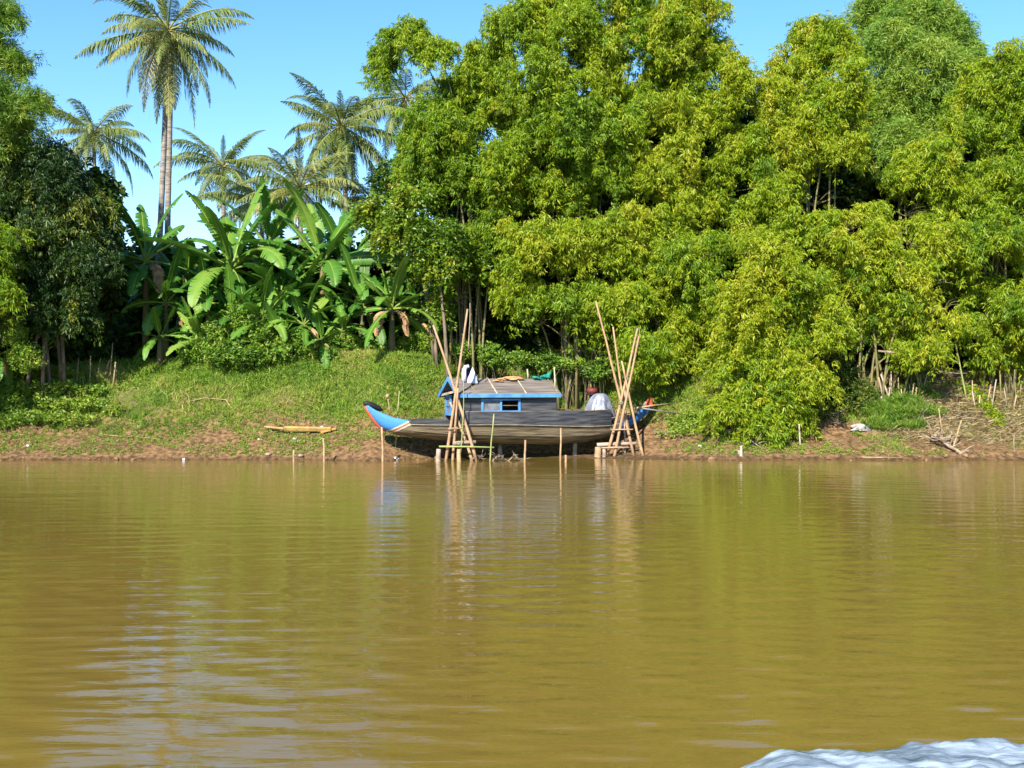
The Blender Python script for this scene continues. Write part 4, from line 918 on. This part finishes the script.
# ------------------------------------------------------------------ pole trestles
M_pole = mat('pole_wood', (.40, .25, .145), .7, var=(.27, .17, .10), scale=3, stretch=(1, 1, 1.5), bump=.2)
M_polegrey = mat('pole_grey', (.36, .28, .22), .8, var=(.22, .17, .13), scale=4, bump=.2)
M_rope = mat('rope', (.24, .22, .16), .9, var=(.13, .14, .09), scale=20)
M_green = mat('green_bamboo', (.18, .24, .07), .55, var=(.28, .27, .11), scale=4)
def trestle(label, Y, poles, bars, knots):
    xs = [p[0] for p in poles]; cx = wx(sum(xs)/len(xs), Y); base = Vector((cx, Y, 0))
    t = thing('pole_trestle', base, label, 'trestle'); rr = random.Random(int(Y*100))
    for (x0, y0, x1, y1, r, dy0, dy1, m) in poles:
        a = at(x1, y1, Y+dy1)-base; b = at(x0, y0, Y+dy0)-base; a.z -= .15; pts = []; n = 9
        bend = Vector((rr.uniform(-.05, .05), 0, 0)); 
        for i in range(n):
            s = i/(n-1); pts.append(a.lerp(b, s)+bend*math.sin(s*PI)+Vector((rr.uniform(-.008, .008), 0, 0)))
        mb = MB(); mb.tube(pts, [r*(1.1-.45*i/(n-1))*(1+.06*(i % 2)) for i in range(n)], 8); mb.build('pole', m, t, smooth=True)
    for (x0, y0, x1, y1, r, dy, m) in bars:
        mb = MB(); a, b = at(x0, y0, Y+dy)-base, at(x1, y1, Y+dy)-base; mb.tube([a, a.lerp(b, .5)+Vector((0, 0, .01)), b], [r, r*.95, r*.85], 8); mb.build('crossbar', m, t, smooth=True)
    for (x, y, r) in knots:
        c = at(x, y, Y-.02)-base; mb = MB(); k = 26
        mb.tube([c+Vector((math.cos(i*.9)*r, math.sin(i*.9)*r*1.1, .09*(i/k-.5)+.02*math.sin(i*2))) for i in range(k)], .014, 5)
        mb.build('lashing', M_rope, t, smooth=True)
trestle('crossed pole trestle lashed in front of the cabin end of the boat', 37.62,
  [(433,325,477,458,.048,.05,-.1,M_pole),(467.5,309,445,462,.045,-.1,-.05,M_pole),(458,388,452.5,461,.042,-.12,.1,M_pole),(450,402,473,459,.045,.1,.15,M_pole),(463.5,378,461,448,.018,-.18,-.15,M_green),(470,303,468,345,.016,-.06,-.06,M_polegrey)],
  [(439,446.5,494,447.5,.03,-.2,M_green),(448,428.5,462,428.5,.022,-.18,M_pole),(453,443.5,476,442,.065,.02,M_polegrey)],
  [(455.5,392,.075),(459,443,.10),(456,428,.06)])
trestle('taller crossed pole trestle lashed at the stern of the boat', 39.45,
  [(596,301,635,457,.045,.1,.1,M_pole),(613,327,632.5,446,.04,.15,.2,M_pole),(622,361,644.6,458,.044,-.12,-.1,M_pole),(637.5,328,607.5,450,.046,-.05,0,M_pole),(639,336,613,458,.045,-.15,-.12,M_pole),(625,390,625,452,.035,.3,.35,M_polegrey),(563+76,327,637,345,.014,-.03,-.03,M_polegrey)],
  [(611,430,633,429.5,.026,-.2,M_pole),(600,448,629,447.5,.03,-.2,M_pole),(597,445,636,443.5,.07,.12,M_polegrey)],
  [(621,403,.09),(627,379,.06)])

def stake(label, x0, y0, x1, y1, r, m=M_pole, Y=None, name='stake', cat='stake', group=None):
    if Y is None: Y = CAMH*F/(min(y1, 462.5)-384)
    a = at(x1, y1, Y); b = at(x0, y0, Y); a.z = min(a.z, gz(a.x, a.y) if a.z > 0 else a.z)-.25
    mb = MB(); rr = random.Random(int(x0*7+y0)); n = 5
    pts = [a.lerp(b, i/(n-1))+Vector((rr.uniform(-.012, .012), 0, 0)) for i in range(n)]
    mb.tube(pts, [r*(1.1-.25*i/(n-1)) for i in range(n)], 8)
    return tag(mb.build(name, m, smooth=True), label, cat, group)
G = 'stakes driven in by the waterline'
stake('light straight stake below the blue bow', 382, 427, 383, 462, .036, group=G)
stake('thin tall green cane rising past the bow deck', 399, 391, 394.5, 459, .018, M_green, group=G)
stake('thin green leaning cane in front of the cabin', 494, 414, 489, 462, .024, M_green, group=G)
stake('short stake standing before the middle of the hull', 525, 440, 525, 462, .034, group=G)
stake('taller thin stake right of the middle of the hull', 561, 428, 560.5, 461, .030, group=G)
stake('stub of a stake beside the taller one under the stern', 566, 455, 566, 462, .04, group=G)
stake('small stake farthest left in the water edge', 293.5, 450, 293.5, 461.5, .034, group=G)
stake('stake standing under the end of the yellow plank', 323.5, 438, 324.5, 461.5, .036, group=G)
stake('thin upright stick at the right end of the shore', 1014, 434, 1014, 459, .015, M_polegrey, group=G)
stake('white broken stick upright in the litter on the right bank', 799, 424, 800.5, 440, .03, M_cream, 39.2)
stake('thin stick leaning left on the straw bank', 961.5, 420, 950.5, 447, .028, M_drybamboo, 39.0)
stake('thin stick leaning right beside the straw pile', 939, 408, 944, 438, .022, M_drybamboo, 39.3)
stake('long green bamboo shoot leaning against the dark wood', 952, 325, 969, 378, .03, M_green, 41.6)
stake('thick stump post left of the cabin end trestle', 438.5, 449, 438.5, 462, .085, M_polegrey, 37.6, 'stump_post', 'post')
stake('pale squat post under the cabin end trestle', 459, 449, 459, 462.5, .075, M_drybamboo, 37.45, 'stump_post', 'post')
stake('squat block post left of the stern trestle', 598, 447, 598, 458, .12, M_pole, 39.2, 'stump_post', 'post')
stake('narrow block post beside the squat one at the stern trestle', 604, 449, 604, 458, .07, M_polegrey, 39.3, 'stump_post', 'post')
stake('rear prop post under the middle of the hull', 500, 444, 500, 458, .08, M_polegrey, 39.6, 'prop_post', 'post')
stake('rear prop post under the stern end of the hull', 575, 442, 575, 456, .08, M_polegrey, 40.0, 'prop_post', 'post')

# ------------------------------------------------------------------ plank, driftwood, litter
def plank():
    a = onbank(290, 432); b = onbank(330, 432); c = (a+b)/2; t = thing('yellow_plank', c, 'yellow plank boat side lying on the grass left of the boat', 'plank')
    y = min(a.y, b.y)-.1; z = max(a.z, b.z)+.08
    A = Vector((wx(284, y), y, z+.03))-c; B = Vector((wx(331, y), y, z))-c
    mb = MB(); mb.beam(A, B, .10, .12, up=(0, -.5, 1)); mb.build('board', mat('yellow_paint', (.42, .29, .08), .7, var=(.30, .20, .07), scale=5), t, bevel=.01)
    mb = MB(); mb.beam(B+Vector((.15, .1, .02)), B+Vector((-.32, -.12, -.10)), .07, .06); mb.build('brace', mat('ochre_wood', (.50, .25, .08), .7), t, bevel=.008)
    D = Vector((wx(265, y+.1), y+.1, z+.09))-c; mb = MB(); mb.beam(D, A, .12, .05); mb.build('tail_board', M_orange, t, bevel=.008)
plank()
def branchy(name, label, cat, pts, r, m, seed, twigs=6, tl=.4, group=None, roots=None):
    rr = random.Random(seed); P = [Vector(p) for p in pts]; base = P[0].copy(); mb = MB()
    mb.tube([p-base for p in P], [r*(1-.75*i/(len(P)-1)) for i in range(len(P))], 7)
    for k in range(twigs):
        i = rr.randrange(len(P)-1); s = P[i].lerp(P[i+1], rr.random())-base
        d = Vector((rr.gauss(0, 1), rr.gauss(-.2, .5), rr.uniform(-.1, 1))).normalized()*tl*rr.uniform(.5, 1.2); side = Vector((rr.gauss(0, .2), rr.gauss(0, .1), rr.gauss(0, .1)))*tl
        mb.tube([s, s+d*.5+side, s+d], [r*.45, r*.3, r*.1], 5)
    o = mb.build(name, m, smooth=True); o.location = base; return tag(o, label, cat, group)
M_drift = mat('driftwood', (.30, .235, .175), .9, var=(.17, .12, .085), scale=6)
def bp(px, py, dz=0): v = onbank(px, py); v.z += dz; return v
branchy('driftwood', 'pale tangled driftwood at the water edge below the low bamboo', 'driftwood', [bp(726,436,.12), bp(735,436,.18), bp(745,437,.16), bp(752,441,.10), bp(757,446,.03)], .07, M_drift, 1, 16, .5)
branchy('driftwood', 'white root wood sticking up just above the waterline', 'driftwood', [bp(741,456,-.1), bp(741,456,.12), bp(741.5,456,.30)], .08, M_cream, 2, 3, .2)
branchy('driftwood', 'thin pale stick pointing down to the river from the tangle', 'driftwood', [bp(745,440,.15), bp(754,446,.1), bp(763,451,.05)], .03, M_drift, 3, 2, .2)
branchy('dead_branch', 'greyish dead branch fan lying in the water edge at right', 'dead branch', [bp(962,455,.02), bp(952,452,.12), bp(942,448,.2), bp(930,446,.3)], .07, M_drift, 4, 22, .55)
branchy('dead_branch', 'long bare branch arching over the straw below the cut bamboo', 'dead branch', [Vector(at(878,351,41)), Vector(at(900,353,41)), Vector(at(925,365,40.8)), Vector(at(945,372,40.7)), Vector(at(962,374,40.6))], .035, M_drift, 5, 8, .5)
branchy('dead_branch', 'forked dry branch lying on the grass left of the plank', 'dead branch', [bp(232,410,.05), bp(226,403,.1), bp(205,401,.08), bp(185,405,.08), bp(174,408,.03)], .03, M_drybamboo, 6, 7, .5)
branchy('dead_branch', 'long thin stick lying along the mud at left', 'dead branch', [bp(98,436,.05), bp(125,438,.05), bp(165,440,.05)], .018, M_drybamboo, 7, 3, .3)
branchy('dead_branch', 'brown dead branch sticking out of the dark hollow at right', 'dead branch', [bp(812,408,.1), bp(822,415,.25), bp(832,423,.1), bp(845,428,.05)], .035, M_drift, 8, 12, .6)
branchy('dead_branch', 'dry twig fork rising in front of the dark hollow', 'dead branch', [bp(838,424,.0), bp(838,420,.4), bp(836,418,.75)], .02, M_drift, 9, 7, .35)
branchy('dead_branch', 'curved pale branch beside the white rag', 'dead branch', [bp(866,430,.05), bp(873,427,.2), bp(876,424,.45)], .03, M_drift, 10, 3, .2)
branchy('dead_branch', 'low tangle of sticks on the straw bank between the leaning sticks', 'dead branch', [bp(915,428,.1), bp(935,424,.15), bp(955,422,.15), bp(975,426,.1)], .03, M_drift, 11, 26, .6)
branchy('dead_branch', 'thin bare stems sprawling over the middle of the straw bank', 'dead branch', [bp(930,380,.1), bp(936,392,.2), bp(943,404,.15), bp(955,415,.1)], .02, M_drift, 12, 26, .6)
branchy('dead_branch', 'thin stems trailing down the straw bank at far right', 'dead branch', [bp(990,405,.1), bp(1000,418,.2), bp(1010,430,.15), bp(1022,440,.1)], .02, M_drift, 13, 18, .5)
branchy('dead_branch', 'bare log lying on the mud right of the stern trestle', 'dead branch', [bp(655,434,.03), bp(668,436,.05), bp(684,438,.02)], .07, M_drift, 14, 5, .35)
branchy('dead_branch', 'flat board like driftwood floating at the shore under the green strip', 'driftwood', [Vector(at(862,459,37.9))+Vector((0,0,.05)), Vector(at(880,459,37.8))+Vector((0,0,.05)), Vector(at(902,459,37.8))+Vector((0,0,.04))], .035, M_drybamboo, 15, 0, .3)
for i, (x0, x1, lb) in enumerate([(470,484,'spidery roots in the shallow water beside the cabin end trestle'),(492,505,'tangle of roots in the shadow below the window'),(508,521,'small roots in the water left of the short stake')]):
    q0, q1 = at(x0, 460, 37.75), at(x1, 459, 37.75)
    branchy('root_tangle', lb, 'roots', [q0-Vector((0, 0, .05)), (q0+q1)/2+Vector((0, 0, .15)), q1-Vector((0, 0, .05))], .03, M_drift, 30+i, 12, .3)
lump('white_rag', bp(860, 430), (.26, .18, .24), 41, mat('dirty_white', (.34, .32, .30), .8, var=(.16, .15, .14), scale=5), 'dirty white rag heap on the bank right of the dark hollow', 'rag', amp=.8)
for i, (px, py, r, lb) in enumerate([(295,440,.055,'white cup on the mud under the plank'),(259,441,.035,'small white scrap left of the plank'),(28,447,.06,'white plastic scrap on the mud at the far left'),
    (268,456,.07,'pale stone at the waterline left of the small stake'),(301,457,.07,'round pale stone at the waterline right of the small stake'),(184,459,.05,'white scrap at the water edge at left'),
    (395,459,.10,'white float at the foot of the thin cane by the bow'),(322,428,.04,'tiny white flake above the plank end'),(920,415,.05,'white wrapper caught in the green mound'),(985,441,.04,'white scrap on the mud below the vine bush'),
    (966,428,.06,'pale paper scrap under the vine bush'),(753,418,.07,'white scrap caught in the low bamboo'),(700,447,.05,'white scrap on the mud beside the log')]):
    q = onbank(px, py) if py < 458 else Vector((wx(px, 38.05), 38.05, .0)); q.z = max(q.z, .0)+.02
    lump('litter', q, (r*1.4, r, r*.9), 50+i, M_white if 'stone' not in lb else M_drift, lb, 'litter', rz=i, n=14, amp=.5)

# cut bamboo stems on the right bank
def cut_bamboo(label, px0, px1, Y, n, h0, h1, seed, py):
    rr = random.Random(seed); c = Vector((wx((px0+px1)/2, Y), Y, 0)); c.z = gz(c.x, c.y); t = thing('cut_bamboo', c, label, 'bamboo stems')
    for k in range(n):
        x = wx(rr.uniform(px0, px1), Y); y = Y+rr.uniform(-.5, .5); z = gz(x, y)-c.z; h = rr.uniform(h0, h1)**1.0*rr.random()**.5; r = rr.uniform(.014, .034)
        tilt = Vector((rr.gauss(0, .12), rr.gauss(0, .1), 1))*h; a = Vector((x-c.x, y-c.y, z-.1)); mb = MB()
        mb.tube([a, a+tilt*.5, a+tilt], [r, r*.95, r*.85], 7); mb.build('culm', rr.choice([M_drybamboo, M_polegrey, M_culm, M_bark]), t, smooth=True)
cut_bamboo('pale cut bamboo stems on the bank left of the leaning green shoot', 878, 926, 41.7, 24, .5, 1.5, 1, 385)
cut_bamboo('cut bamboo stems at the right edge behind the straw', 965, 1022, 41.8, 26, .5, 1.5, 2, 380)
cut_bamboo('few bare stems in the dark gap left of the boat cabin trestle', 452, 472, 44.2, 5, 1.2, 2.6, 3, 350)
cut_bamboo('thin bare stems at the dark foot of the big left tree', 78, 125, 42.6, 9, .8, 2.4, 4, 370)
